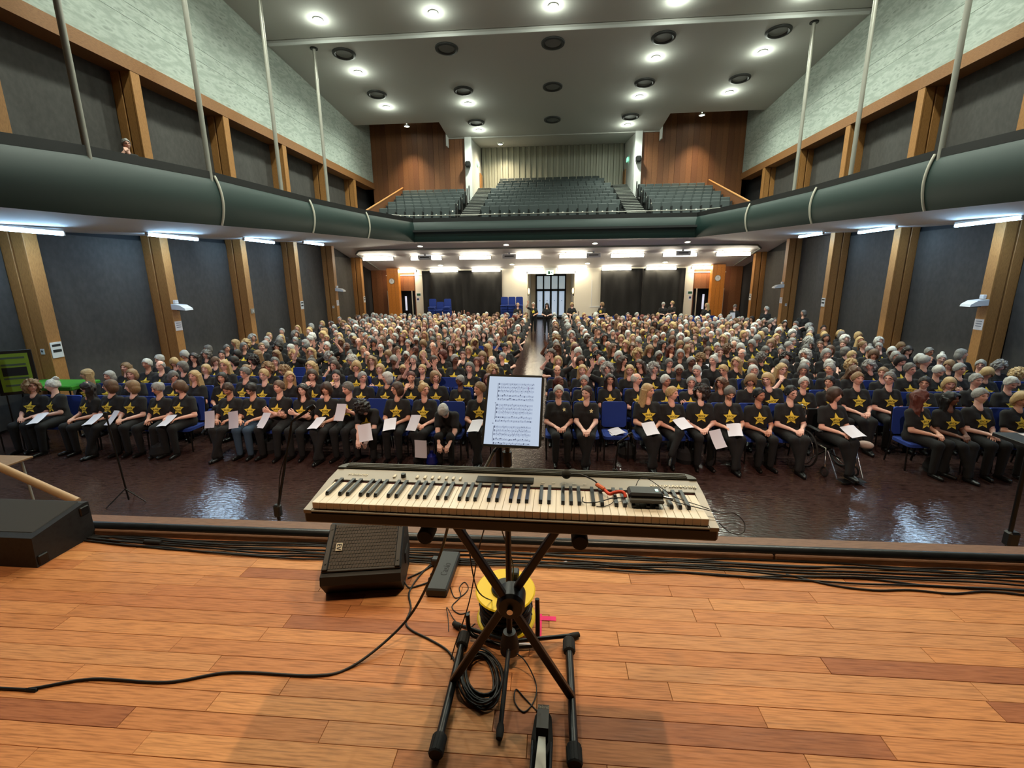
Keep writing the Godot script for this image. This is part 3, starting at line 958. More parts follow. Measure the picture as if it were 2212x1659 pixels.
func build_piano() -> void:
	var o := thing("digital_piano", "long grey digital piano with eighty-eight keys on an X stand", "keyboard", Vector3(-0.1445, CAM_Y - 0.724, -1.2785), -0.0228)
	var shell := mat("piano_shell", Color(0.58, 0.56, 0.51), 0.36)
	var under := mat("piano_under", Color(0.17, 0.13, 0.10), 0.5)
	var ridge := mat("piano_ridge", Color(0.25, 0.25, 0.21), 0.45)
	var white := mat("key_white", Color(0.90, 0.87, 0.80), 0.28)
	var black := mat("key_black", Color(0.045, 0.045, 0.045), 0.3)
	var ink := mat("panel_print", Color(0.88, 0.86, 0.78), 0.5)
	var w := 0.6415
	var m := MB.new()
	m.cbox(Vector3(0, -0.026, -0.1455), Vector3(w * 2, 0.040, 0.291), 0.006)
	part(o, "case", m, under)
	m = MB.new(); m.cbox(Vector3(0, -0.004, -0.006), Vector3(w * 2 - 0.05, 0.006, 0.014), 0.002); part(o, "front_lip", m, shell)
	for s in [-1.0, 1.0]:
		m = MB.new()
		m.prism(PackedVector2Array([Vector2(0, -0.012), Vector2(0.245, -0.012), Vector2(0.245, 0.034), Vector2(0.17, 0.028), Vector2(0.03, 0.004), Vector2(0, 0.0)]), 0.026, Transform3D(Basis(Vector3(0, 0, -1), Vector3.UP, Vector3(1, 0, 0)), Vector3(s * (w - 0.013), 0, 0)))
		part(o, "end_cheek", m, shell)
	m = MB.new()
	m.prism(PackedVector2Array([Vector2(0.168, -0.012), Vector2(0.243, -0.012), Vector2(0.243, 0.036), Vector2(0.168, 0.029)]), w * 2 - 0.054, Transform3D(Basis(Vector3(0, 0, -1), Vector3.UP, Vector3(1, 0, 0)), Vector3.ZERO))
	part(o, "control_panel", m, shell)
	m = MB.new()
	var poly := PackedVector2Array()
	for k in 9:
		poly.append(Vector2(-w + 0.045 - 0.045 * cos(PI / 2 * k / 8.0), -0.246 - 0.045 * sin(PI / 2 * k / 8.0)))
	for k in 9:
		poly.append(Vector2(w - 0.045 + 0.045 * sin(PI / 2 * k / 8.0), -0.246 - 0.045 * cos(PI / 2 * k / 8.0)))
	m.prism(poly, 0.058, Transform3D(Basis(Vector3(1, 0, 0), Vector3(0, 0, 1), Vector3(0, -1, 0)), Vector3(0, 0.012, 0)))
	var rd := part(o, "rear_ridge", m, ridge)
	for k in 3:
		part(rd, "rib", mbox(Vector3(w * 2 - 0.06, 0.004, 0.006), 0.0015, Vector3(0, 0.043, -0.252 - 0.012 * k)), ridge)
	part(o, "key_slip", mbox(Vector3(w * 2 - 0.054, 0.012, 0.15), 0.0, Vector3(0, -0.002, -0.095)), black)
	part(o, "felt_strip", mbox(Vector3(w * 2 - 0.056, 0.004, 0.008), 0.0, Vector3(0, 0.021, -0.166)), mat("red_felt", Color(0.28, 0.06, 0.05), 0.95))
	# keys
	var pitch := 1.2276 / 52.0
	var wk := MB.new()
	wk.cbox(Vector3(0, 0.012, -0.0785), Vector3(pitch - 0.0011, 0.022, 0.151), 0.0012)
	wk.cbox(Vector3(0, 0.0225, -0.0785), Vector3(pitch - 0.0008, 0.003, 0.153), 0.001)
	var bk := MB.new()
	bk.prism(PackedVector2Array([Vector2(0.052, 0.02), Vector2(0.165, 0.02), Vector2(0.165, 0.036), Vector2(0.058, 0.0355), Vector2(0.053, 0.031)]), 0.0108, Transform3D(Basis(Vector3(0, 0, -1), Vector3.UP, Vector3(1, 0, 0)), Vector3.ZERO))
	var wm := wk.mesh()
	var bm := bk.mesh()
	for k in 52:
		part(o, "white_key", wm, white, at(Vector3((k - 25.5) * pitch, 0, -0.004)))
		var note := (k + 5) % 7      # 0 = C
		if k < 51 and note != 2 and note != 6:
			part(o, "black_key", bm, black, at(Vector3((k - 25.0) * pitch + [-0.0015, 0.0015, 0, -0.002, 0, 0.002, 0][note], 0, -0.004)))
	# panel fittings
	for x in [-0.408, -0.325, -0.297, -0.270, -0.246, -0.220, -0.195, -0.170]:
		part(o, "button", mbox(Vector3(0.009, 0.005, 0.022), 0.0015, Vector3(x, 0.034, -0.2)), ink)
	m = MB.new(); m.lathe([Vector2(0.009, 0.0), Vector2(0.0085, 0.014), Vector2(0, 0.015)], 16, at(Vector3(-0.376, 0.031, -0.2))); part(o, "volume_knob", m, black)
	part(o, "display", mbox(Vector3(0.20, 0.002, 0.05), 0.0008, Vector3(-0.013, 0.0335, -0.205)).mesh(), mat("dark_display", Color(0.14, 0.13, 0.11), 0.15))
	part(o, "maker_lettering", text_mesh("Roland", 0.017), ink, Transform3D(Basis(Vector3.RIGHT, -PI / 2 - 0.09), Vector3(-0.545, 0.0335, -0.205)))
	part(o, "model_lettering", text_mesh("GO:PIANO88", 0.018, 0.001, 1), ink, Transform3D(Basis(Vector3.RIGHT, -PI / 2 - 0.09), Vector3(0.553, 0.0335, -0.2)))
	for q in 5:
		part(o, "printed_mark", mbox(Vector3(0.012, 0.001, 0.0025), 0.0, Vector3(0.12 + q * 0.035, 0.034, -0.19)), ink)
	for x in [-0.5, 0.5]:
		for zz in [-0.05, -0.24]:
			part(o, "foot", mbox(Vector3(0.04, 0.008, 0.02), 0.002, Vector3(x, -0.05, zz)), mats.rubber)

	# X stand
	var yk := CAM_Y - 0.724 - 0.052
	var s := thing("keyboard_stand", "black X-frame keyboard stand with ribbed rubber feet", "stand", Vector3(-0.148, SY, -1.55))
	var top := yk - SY - 0.032
	var tube_r := 0.016
	for q in [-1.0, 1.0]:
		var bx: float = 0.245 * q
		# base tube and top tube on the same side
		part(s, "base_tube", mtube([Vector3(bx, 0.03, -0.27), Vector3(bx, 0.03, 0.27)], 0.0165, 14), mats.black_metal)
		for e in [-1.0, 1.0]:
			var cap := MB.new()
			cap.lathe([Vector2(0.0, 0.0), Vector2(0.024, 0.0), Vector2(0.027, 0.006), Vector2(0.026, 0.07), Vector2(0.018, 0.075)], 18, Transform3D(Basis(Vector3.RIGHT, PI / 2 * -e), Vector3(bx, 0.03, e * 0.285)))
			for r in 12:
				var a := TAU * r / 12
				cap.box(Vector3(bx + cos(a) * 0.0265, 0.03 + sin(a) * 0.0265, e * 0.248), Vector3(0.003, 0.003, 0.06), Basis(Vector3.BACK, a))
			part(s, "rubber_foot", cap, mats.rubber)
			cap = MB.new()
			cap.lathe([Vector2(0.0, 0.0), Vector2(0.022, 0.0), Vector2(0.026, 0.006), Vector2(0.026, 0.06), Vector2(0.018, 0.065)], 18, Transform3D(Basis(Vector3.RIGHT, PI / 2 * -e), Vector3(bx, top, e * 0.26 + 0.0)))
			part(s, "grip_end", cap, mats.rubber)
		part(s, "support_tube", mtube([Vector3(bx, top, -0.25), Vector3(bx, top, 0.25)], 0.0165, 14), mats.black_metal)
		# crossing bar: from this side's base to the other side's top
		var a := Vector3(bx, 0.035, 0.02 * q)
		var b := Vector3(-bx, top - 0.005, 0.02 * q)
		var bar := MB.new()
		var dir := (b - a).normalized()
		bar.cbox((a + b) / 2, Vector3(0.03, (b - a).length(), 0.026), 0.004, Basis(dir.cross(Vector3.BACK).normalized(), dir, Vector3.BACK))
		part(s, "cross_bar", bar, mat("stand_bar", Color(0.13, 0.095, 0.075), 0.42, 0.2))
	var hub := MB.new()
	hub.lathe([Vector2(0, 0.045), Vector2(0.045, 0.045), Vector2(0.055, 0.03), Vector2(0.055, -0.045), Vector2(0, -0.045)], 24, Transform3D(Basis(Vector3.RIGHT, PI / 2), Vector3(0.005, (top + 0.03) / 2, 0.0)))
	part(s, "locking_disc", hub, mats.black_plastic)
	hub = MB.new()
	hub.lathe([Vector2(0, 0.02), Vector2(0.012, 0.02), Vector2(0.014, 0.0)], 12, Transform3D(Basis(Vector3.RIGHT, PI / 2), Vector3(0.005, (top + 0.03) / 2, 0.045)))
	part(s, "bolt", hub, mats.chrome)

func score_image() -> ImageTexture:
	var im := Image.create(512, 680, false, Image.FORMAT_RGB8)
	im.fill(Color(0.86, 0.92, 1.0))
	var r := RandomNumberGenerator.new()
	r.seed = 4
	var ink := Color(0.16, 0.18, 0.30)
	var y := 70
	for sys in 3:
		var x0 := 95 - sys * 6
		im.fill_rect(Rect2i(x0 - 6, y, 3, 150), ink)
		for stf in 5:
			if stf == 3:
				y += 14
			for l in 5:
				im.fill_rect(Rect2i(x0, y + l * 4, 350, 1), Color(0.45, 0.50, 0.66))
			var x := x0 + 26
			im.fill_rect(Rect2i(x0 + 4, y - 2, 6, 20), ink)
			while x < x0 + 340:
				var ny := y + r.randi_range(-2, 14)
				if r.randf() < (0.75 if stf < 3 else 0.9):
					im.fill_rect(Rect2i(x, ny, 6, 4), ink); im.fill_rect(Rect2i(x + 5, ny - 9, 1, 10), ink)
					if stf >= 3 and r.randf() < 0.3:
						im.fill_rect(Rect2i(x, ny - 6, 9, 7), ink)
				x += r.randi_range(9, 26)
			if stf < 3:
				x = x0 + 26
				while x < x0 + 330:
					var wd := r.randi_range(6, 22)
					im.fill_rect(Rect2i(x, y + 24, wd, 2), Color(0.5, 0.54, 0.68)); x += wd + r.randi_range(6, 20)
			y += 36
		y += 22
	im.fill_rect(Rect2i(384, 100, 4, 40), Color(0.5, 0.2, 0.5))
	im.fill_rect(Rect2i(74, 272, 12, 5), ink); im.fill_rect(Rect2i(64, 475, 12, 5), ink)
	return ImageTexture.create_from_image(im)

func build_tablet() -> void:
	# bottom edge (-0.139, -0.602, -1.57), top edge (-0.132, -0.375, -1.73) from the camera
	var lo := Vector3(-0.139, CAM_Y - 0.602, -1.57)
	var hi := Vector3(-0.131, CAM_Y - 0.375, -1.73)
	var up := (hi - lo).normalized()
	var right := Vector3(1, -0.012, 0.02)
	right = (right - up * right.dot(up)).normalized()
	var nn := right.cross(up).normalized()
	var t := thing("tablet", "tablet showing sheet music, propped on a stand behind the piano", "tablet", (lo + hi) / 2)
	t.basis = Basis(right, up, nn)
	var m := MB.new()
	var poly := PackedVector2Array()
	for q in 4:
		for k in 6:
			var a := PI / 2 * (q + k / 5.0)
			poly.append(Vector2([1, -1, -1, 1][q] * (0.1095 - 0.016), [1, 1, -1, -1][q] * (0.1425 - 0.016)) + Vector2(cos(a), sin(a)) * 0.016)
	m.prism(poly, 0.007)
	part(t, "case", m, mats.black_plastic)
	m = MB.new()
	m.quad(Vector3(-0.100, -0.1335, 0.0042), Vector3(0.100, -0.1335, 0.0042), Vector3(0.100, 0.1335, 0.0042), Vector3(-0.100, 0.1335, 0.0042), Vector3.BACK)
	var tex := score_image()
	var sm := mat("screen_score", Color(0.05, 0.05, 0.05), 0.25, 0.0, {"emission_enabled": true, "emission": Color.WHITE, "emission_operator": BaseMaterial3D.EMISSION_OP_MULTIPLY, "emission_texture": tex, "emission_energy_multiplier": 0.72})
	part(t, "screen", m, sm)
	var l := AreaLight3D.new()
	l.area_size = Vector2(0.19, 0.26); l.area_range = 10.0; l.area_attenuation = 2.0
	lamp_light(t, l, Color(0.85, 0.92, 1.0), 0.02, Vector3(0, 0, 0.02), Basis(Vector3.UP, PI))
	# stand
	var s := thing("tablet_stand", "black tripod stand holding the tablet, legs spread on stage boards", "stand", Vector3(-0.168, SY, -1.72))
	part(s, "pole", mtube([Vector3(0, 0.09, 0), Vector3(0.0, 0.98, 0.0)], 0.0125, 12), mats.black_metal)
	part(s, "inner_pole", mtube([Vector3(0.0, 0.97, 0.0), Vector3(0.01, 1.12, 0.03)], 0.009, 12), mats.black_metal)
	part(s, "clutch", mtube([Vector3(0, 0.94, 0), Vector3(0, 1.0, 0)], 0.019, 12), mats.black_plastic)
	part(s, "back_post", mtube([Vector3(-0.035, 0.87, -0.02), Vector3(-0.035, 1.15, -0.02)], 0.014, 10), mats.black_metal)
	var hub := MB.new()
	hub.lathe([Vector2(0, 0.16), Vector2(0.028, 0.16), Vector2(0.042, 0.10), Vector2(0.042, 0.06), Vector2(0.02, 0.045), Vector2(0, 0.045)], 18)
	part(s, "hub", hub, mats.black_plastic)
	var cl := MB.new()
	cl.cbox(Vector3(0.03, 1.14, 0.035), Vector3(0.15, 0.05, 0.02), 0.004, Basis(Vector3.RIGHT, -0.6))
	cl.cbox(Vector3(0.03, 1.09, 0.09), Vector3(0.235, 0.012, 0.02), 0.003, Basis(Vector3.RIGHT, -0.6))
	part(s, "clamp", cl, mats.black_plastic)
	for f in [Vector3(-0.008, 0.014, 0.365), Vector3(0.315, 0.014, -0.17), Vector3(-0.295, 0.014, -0.20)]:
		var d: Vector3 = (f - Vector3(0, f.y, 0)).normalized()
		part(s, "leg", mtube([d * 0.03 + Vector3(0, 0.1, 0), f - d * 0.02 + Vector3(0, 0.004, 0)], 0.0095, 10), mats.black_metal)
		part(s, "rubber_foot", mtube([f - d * 0.05 + Vector3(0, 0.01, 0), f - d * 0.03 + Vector3(0, 0.003, 0), f], [0.012, 0.0155, 0.012], 12), mats.rubber)
	# stylus arm seen at lower left of the tablet
	var bo := thing("boom_arm", "short black boom arm with curled tip left below the tablet", "boom arm", Vector3(-0.20, CAM_Y - 0.64, -1.64))
	part(bo, "arm", mtube([Vector3(-0.045, -0.075, 0.02), Vector3(-0.01, -0.01, 0.0)], 0.007, 8), mats.tarnished_metal)
	part(bo, "curled_tip", mtube(spline([Vector3(-0.045, -0.075, 0.02), Vector3(-0.058, -0.105, 0.02), Vector3(-0.085, -0.118, 0.02), Vector3(-0.118, -0.112, 0.02)]), 0.006, 8), mats.black_plastic)
	part(bo, "bracket", mtube([Vector3(-0.01, -0.01, 0), Vector3(0.03, 0.03, -0.06)], 0.007, 8), mats.black_plastic)

func build_headset() -> void:
	# lying on the piano; piano frame: x along the keys, y above the cheek level, z back
	var base := Transform3D(Basis(Vector3.UP, -0.0228), Vector3(-0.1445, CAM_Y - 0.724, -1.2785))
	var h := thing("headset_microphone", "headset microphone with foam ball and orange boom lying on the piano", "microphone")
	h.transform = base
	var m := MB.new(); m.ball(Vector3(0.198, 0.068, -0.19), Vector3(0.0165, 0.0155, 0.0165), 12, 16)
	part(h, "foam_ball", m, mat("foam", Color(0.16, 0.15, 0.12), 0.95))
	part(h, "boom", mtube(spline([Vector3(0.21, 0.068, -0.19), Vector3(0.245, 0.07, -0.187), Vector3(0.285, 0.06, -0.172), Vector3(0.30, 0.052, -0.162)]), 0.0026, 8), mats.cable)
	var org := mat("orange_rubber", Color(0.80, 0.36, 0.12), 0.6)
	part(h, "boom_clip", mbox(Vector3(0.038, 0.011, 0.016), 0.004).mesh(), org, Transform3D(Basis(Vector3.UP, -0.75) * Basis(Vector3.BACK, -0.2), Vector3(0.309, 0.046, -0.150)))
	part(h, "ear_hook", mtube(spline([Vector3(0.322, 0.04, -0.138), Vector3(0.336, 0.037, -0.118), Vector3(0.35, 0.043, -0.117), Vector3(0.372, 0.047, -0.117), Vector3(0.382, 0.044, -0.11), Vector3(0.384, 0.036, -0.1)]), 0.0055, 8), mat("orange_hook", Color(0.88, 0.27, 0.13), 0.6))
	part(h, "wire", mtube(spline([Vector3(0.384, 0.034, -0.1), Vector3(0.345, 0.038, -0.09), Vector3(0.30, 0.034, -0.068), Vector3(0.262, 0.032, -0.062), Vector3(0.248, 0.032, -0.072), Vector3(0.25, 0.038, -0.088)]), 0.0016, 6), mats.cable)
	part(h, "wire", mtube(spline([Vector3(0.36, 0.034, -0.10), Vector3(0.335, 0.028, -0.068), Vector3(0.31, 0.0265, -0.052), Vector3(0.29, 0.0265, -0.052)]), 0.0013, 6), mats.cable)
	part(h, "wire", mtube(spline([Vector3(0.51, 0.045, -0.082), Vector3(0.54, 0.040, -0.07), Vector3(0.60, 0.03, -0.06), Vector3(0.66, 0.022, -0.05), Vector3(0.70, 0.02, -0.055), Vector3(0.725, 0.0, -0.04), Vector3(0.715, -0.02, -0.015), Vector3(0.68, -0.02, -0.01), Vector3(0.65, 0.0, -0.03)]), 0.0014, 6), mats.cable)
	part(h, "wire", mtube(spline([Vector3(0.425, 0.05, -0.16), Vector3(0.44, 0.065, -0.18), Vector3(0.47, 0.062, -0.185), Vector3(0.51, 0.045, -0.15), Vector3(0.545, 0.036, -0.11), Vector3(0.60, 0.03, -0.08), Vector3(0.65, 0.022, -0.06)]), 0.0013, 6), mats.cable)
	var t := thing("wireless_transmitter", "flat black wireless pack with small lit display resting on the keys", "transmitter")
	t.transform = base
	m = MB.new()
	m.cbox(Vector3(0.443, 0.052, -0.10), Vector3(0.105, 0.026, 0.058), 0.007)
	part(t, "case", m, mats.black_plastic)
	part(t, "front_cover", mbox(Vector3(0.103, 0.012, 0.03), 0.004, Vector3(0.443, 0.045, -0.068)), mat("pack_grey", Color(0.22, 0.21, 0.18), 0.4))
	part(t, "display_light", mbox(Vector3(0.009, 0.001, 0.014), 0.0, Vector3(0.478, 0.0655, -0.098)), glow("pack_led", Color(0.75, 1.0, 0.95), 0.9))
	part(t, "plug", mtube([Vector3(0.496, 0.048, -0.085), Vector3(0.525, 0.046, -0.08)], [0.006, 0.004], 10), mats.chrome)

func cable(pts: Array, r: float, label: String, group := "", per := 6) -> void:
	var p := []
	for e in pts:
		p.append(Vector3(e[0], SY + r + (e[2] if e.size() > 2 else 0.0), e[1]))
	solo("cable", mtube(spline(p, per), r, 6), mats.cable, label, "cable", group)

func build_stage_things() -> void:
	# monitor loudspeaker tipped on its side
	var sp := thing("stage_monitor", "black wedge loudspeaker with metal grille and small logo by stage edge", "speaker", Vector3(-1.03, SY, -2.30), 0.17)
	var m := MB.new()
	# profile in y-z, extruded along x: grille leans back toward the audience
	var poly := PackedVector2Array([Vector2(-0.06, 0.0), Vector2(0.16, 0.0), Vector2(0.235, 0.10), Vector2(0.225, 0.145), Vector2(0.20, 0.155), Vector2(-0.035, 0.30), Vector2(-0.10, 0.295), Vector2(-0.13, 0.08)])
	m.prism(poly, 0.42, Transform3D(Basis(Vector3(0, 0, 1), Vector3.UP, Vector3(-1, 0, 0)), Vector3.ZERO))
	part(sp, "cabinet", m, mat("speaker_case", Color(0.06, 0.055, 0.05), 0.6))
	var gx := Vector3(1, 0, 0)
	var gy := Vector3(0, 0.30 - 0.155, -0.035 - 0.20).normalized()
	var gn := gx.cross(gy).normalized()
	if gn.y < 0:
		gn = -gn
	var gb := Basis(gx, gy, gn)
	var gc := Vector3(0, (0.30 + 0.155) / 2, (-0.035 + 0.20) / 2)
	part(sp, "baffle", mbox(Vector3(0.415, 0.28, 0.012), 0.004).mesh(), mats.black_plastic, Transform3D(gb, gc + gn * 0.005))
	var gr := MB.new()
	for a in 22:
		for b in 13:
			var px := -0.168 + a * 0.016 + (0.008 if b % 2 else 0.0)
			if px > 0.172:
				continue
			gr.box(gc + gb * Vector3(px, -0.118 + b * 0.0196, 0.0125), Vector3(0.012, 0.0145, 0.003), gb)
	var g := part(sp, "grille", gr, mat("grille_metal", Color(0.17, 0.135, 0.10), 0.45, 0.5))
	part(sp, "side_rail", mbox(Vector3(0.03, 0.27, 0.02), 0.004).mesh(), mats.black_plastic, Transform3D(gb, gc + gn * 0.012 + gx * 0.19))
	part(sp, "side_rail", mbox(Vector3(0.03, 0.27, 0.02), 0.004).mesh(), mats.black_plastic, Transform3D(gb, gc + gn * 0.012 - gx * 0.19))
	for e in [[-0.19, 0.1], [-0.19, -0.1], [0.19, 0.1], [0.19, -0.1]]:
		m = MB.new(); m.lathe([Vector2(0.006, 0), Vector2(0.005, 0.004), Vector2(0, 0.004)], 10, Transform3D(gb * Basis(Vector3.RIGHT, PI / 2), gc + gb * Vector3(e[0], e[1], 0.022))); part(sp, "screw", m, mats.black_metal)
	var lg := part(sp, "logo_plate", mbox(Vector3(0.034, 0.046, 0.004), 0.001).mesh(), mat("logo_plate", Color(0.80, 0.76, 0.66), 0.4), Transform3D(gb, gc + gb * Vector3(-0.135, -0.005, 0.017)))
	part(lg, "logo_lettering", text_mesh("EV", 0.024, 0.001, 1), mats.dark_print, Transform3D(Basis(Vector3.BACK, -PI / 2), Vector3(0, 0, 0.003)))
	part(sp, "handle_recess", mbox(Vector3(0.012, 0.07, 0.11), 0.01, Vector3(0.212, 0.13, 0.02)), mats.rubber)

	# power strip box
	var pb := thing("pedal_power_box", "flat dark grey box with worn lettering and cables on stage boards", "power supply", Vector3(-0.596, SY, -2.295), -0.02)
	part(pb, "case", mbox(Vector3(0.115, 0.05, 0.36), 0.008, Vector3(0, 0.026, 0)), mat("box_grey", Color(0.13, 0.14, 0.145), 0.55))
	part(pb, "lettering", text_mesh("Casio", 0.035), mats.dark_print, Transform3D(Basis(Vector3.UP, PI / 2) * Basis(Vector3.RIGHT, -PI / 2), Vector3(0.012, 0.0515, 0.0)))
	part(pb, "plug", mbox(Vector3(0.05, 0.045, 0.05), 0.008, Vector3(-0.075, 0.03, -0.10)), mats.black_plastic)
	for k in 2:
		part(pb, "jack", mtube([Vector3(-0.06, 0.025, 0.02 + 0.04 * k), Vector3(-0.075, 0.025, 0.02 + 0.04 * k)], 0.006, 8), mats.black_metal)

	# cable reel
	var rl := thing("cable_reel", "yellow extension cable reel with black flex lying under the stand", "cable reel", Vector3(-0.205, SY, -1.95))
	var yel := mat("reel_yellow", Color(0.93, 0.80, 0.14), 0.4)
	var xf := Transform3D(Basis(Vector3.RIGHT, 0.10), Vector3(0, 0.012, 0))
	m = MB.new(); m.lathe([Vector2(0.06, 0.19), Vector2(0.138, 0.194), Vector2(0.144, 0.199), Vector2(0.138, 0.204), Vector2(0.07, 0.203), Vector2(0.06, 0.195)], 40, xf); part(rl, "top_flange", m, yel)
	m = MB.new(); m.lathe([Vector2(0.0, 0.03), Vector2(0.138, 0.03), Vector2(0.144, 0.037), Vector2(0.138, 0.044), Vector2(0.07, 0.044)], 40, xf); part(rl, "bottom_flange", m, yel)
	m = MB.new()
	for k in 11:
		var ring := []
		for j in 29:
			var a := TAU * j / 28
			ring.append(xf * Vector3(cos(a) * (0.118 + 0.006 * sin(k * 5.0 + j * 0.7)), 0.054 + k * 0.0132 + 0.003 * sin(a * 2 + k), sin(a) * (0.118 + 0.005 * cos(k * 3.0))))
		m.tube(ring, 0.0075, 6, false)
	part(rl, "wound_flex", m, mats.cable)
	m = MB.new(); m.lathe([Vector2(0.0, 0.225), Vector2(0.05, 0.225), Vector2(0.066, 0.212), Vector2(0.068, 0.19), Vector2(0.068, 0.045)], 28, xf); part(rl, "socket_hub", m, mat("hub_grey", Color(0.10, 0.105, 0.10), 0.35))
	part(rl, "plug", mbox(Vector3(0.04, 0.05, 0.05), 0.006, Vector3(0.042, 0.255, -0.035)), mat("plug_grey", Color(0.16, 0.18, 0.18), 0.4))
	part(rl, "frame_bar", mtube(spline([Vector3(-0.11, 0.022, 0.125), Vector3(-0.15, 0.03, 0.115), Vector3(-0.17, 0.055, 0.10), Vector3(-0.174, 0.13, 0.10)]), 0.011, 10), mats.black_metal)
	part(rl, "frame_bar", mtube(spline([Vector3(0.0, 0.018, 0.16), Vector3(0.12, 0.018, 0.15), Vector3(0.152, 0.03, 0.13), Vector3(0.158, 0.08, 0.12), Vector3(0.155, 0.23, 0.10)]), 0.011, 10), mats.black_metal)
	part(rl, "frame_bar", mtube([Vector3(-0.11, 0.018, 0.125), Vector3(0.0, 0.018, 0.16)], 0.011, 10), mats.black_metal)
	part(rl, "label_sticker", mbox(Vector3(0.055, 0.002, 0.012), 0.0, Vector3(0.10, 0.03, 0.152)), mats.paper)

	# sustain pedal
	var pd := thing("sustain_pedal", "black piano sustain pedal with a chrome lever on the stage floor", "pedal", Vector3(-0.018, SY, -1.34), -0.03)
	m = MB.new()
	m.prism(PackedVector2Array([Vector2(-0.036, 0.22), Vector2(0.036, 0.22), Vector2(0.040, -0.02), Vector2(0.032, -0.11), Vector2(0.018, -0.135), Vector2(-0.018, -0.135), Vector2(-0.032, -0.11), Vector2(-0.040, -0.02)]), 0.018, Transform3D(Basis(Vector3(1, 0, 0), Vector3(0, 0, 1), Vector3(0, -1, 0)), Vector3(0, 0.012, 0)))
	part(pd, "base", m, mats.rubber)
	m = MB.new()
	m.prism(PackedVector2Array([Vector2(-0.14, 0.02), Vector2(-0.135, 0.05), Vector2(-0.10, 0.066), Vector2(-0.02, 0.072), Vector2(-0.005, 0.055), Vector2(-0.01, 0.02)]), 0.044, Transform3D(Basis(Vector3(0, 0, 1), Vector3.UP, Vector3(-1, 0, 0)), Vector3.ZERO))
	part(pd, "housing", m, mat("pedal_case", Color(0.16, 0.14, 0.11), 0.45))
	for q in [-1.0, 1.0]:
		part(pd, "side_wall", mbox(Vector3(0.008, 0.035, 0.16), 0.003, Vector3(q * 0.033, 0.035, 0.09)), mats.black_plastic)
	m = MB.new()
	var lev := PackedVector2Array()
	for k in 9:
		var a := PI * k / 8.0
		lev.append(Vector2(0.022 * cos(a), 0.165 + 0.015 * sin(a)))
	lev.append(Vector2(-0.012, -0.02)); lev.append(Vector2(0.012, -0.02))
	m.prism(lev, 0.010, Transform3D(Basis(Vector3(1, 0, 0), Vector3(0, 0, 1), Vector3(0, -1, 0)) , Vector3(0, 0.048, 0)))
	part(pd, "lever", m, mat("lever_chrome", Color(0.85, 0.84, 0.80), 0.3, 0.55))
	part(pd, "maker_lettering", text_mesh("Roland", 0.010), mat("panel_print", Color(0.88, 0.86, 0.78), 0.5), Transform3D(Basis(Vector3.RIGHT, -PI / 2 + 0.35), Vector3(0, 0.0635, -0.112)))

	# loose cables
	cable([[-4.2, -1.38], [-2.31, -1.425], [-2.18, -1.43], [-1.955, -1.496], [-1.62, -1.504], [-1.376, -1.572], [-1.002, -1.582], [-0.862, -1.64], [-0.72, -1.78, 0.05], [-0.62, -1.84, 0.16], [-0.50, -1.80, 0.42], [-0.42, -1.72, 0.66], [-0.38, -1.60, 0.84]], 0.006, "long black cable curving across the stage boards from the left to the stand", "", 8)
	cable([[-0.80, -2.26], [-0.73, -2.33], [-0.68, -2.40], [-0.66, -2.44]], 0.005, "short black mains lead between loudspeaker and grey box")
	cable([[-0.81, -2.21, 0.03], [-0.77, -2.18], [-0.72, -2.2], [-0.66, -2.24]], 0.005, "black lead joining the loudspeaker to the grey box")
	cable([[-0.70, -2.40], [-0.74, -2.28], [-0.755, -2.14], [-0.71, -2.02], [-0.705, -1.92], [-0.66, -1.87], [-0.56, -1.82], [-0.46, -1.76], [-0.40, -1.68], [-0.36, -1.60]], 0.005, "black lead winding from the grey box to the coiled flex")
	cable([[-0.54, -2.2], [-0.50, -2.12], [-0.46, -2.14], [-0.44, -2.2], [-0.47, -2.25], [-0.49, -2.2], [-0.47, -2.13], [-0.50, -2.05], [-0.45, -2.0], [-0.40, -2.02]], 0.0028, "thin looped wire right of the grey box on the boards")
	cable([[-0.48, -1.88], [-0.50, -1.96], [-0.52, -2.02, 0.02], [-0.47, -1.96], [-0.40, -1.90], [-0.36, -1.94]], 0.0022, "thin curly wire left of the cable reel")
	cable([[-0.16, -1.70, 0.08], [-0.10, -1.68, 0.05], [-0.05, -1.62], [-0.05, -1.54], [-0.09, -1.48], [-0.13, -1.52], [-0.13, -1.58], [-0.09, -1.54], [-0.04, -1.49], [-0.02, -1.475, 0.03]], 0.0028, "thin pedal lead looping between stand and sustain pedal")
	# coil of flex
	var coil := MB.new()
	rng.seed = 5
	for k in 9:
		var ring := []
		var rx := 0.075 + 0.012 * sin(k * 2.1)
		var rz := 0.125 + 0.014 * cos(k * 1.7)
		for j in 26:
			var a := TAU * j / 25 + k
			ring.append(Vector3(cos(a) * rx + 0.012 * sin(k * 1.3), 0.006 + 0.0075 * (k % 4) + 0.006 * absf(sin(a * 1.5 + k)), sin(a) * rz + 0.015 * cos(k * 2.0)))
		coil.tube(ring, 0.0048, 6, false)
	solo("coiled_cable", coil, mats.cable, "coil of black flex lying between the legs of the keyboard stand", "cable", "", at(Vector3(-0.285, SY, -1.62), Basis(Vector3.UP, 0.35)))
	# hanging leads from the piano
	var hang := [[[-0.34, 0.93, -1.53], [-0.32, 0.75, -1.60], [-0.30, 0.45, -1.68], [-0.26, 0.25, -1.86]], [[-0.20, 0.93, -1.55], [-0.27, 0.7, -1.62], [-0.33, 0.4, -1.66], [-0.42, 0.1, -1.74], [-0.44, 0.02, -1.66]], [[-0.17, 0.93, -1.56], [-0.20, 0.7, -1.75], [-0.16, 0.45, -1.85], [-0.18, 0.26, -1.94]]]
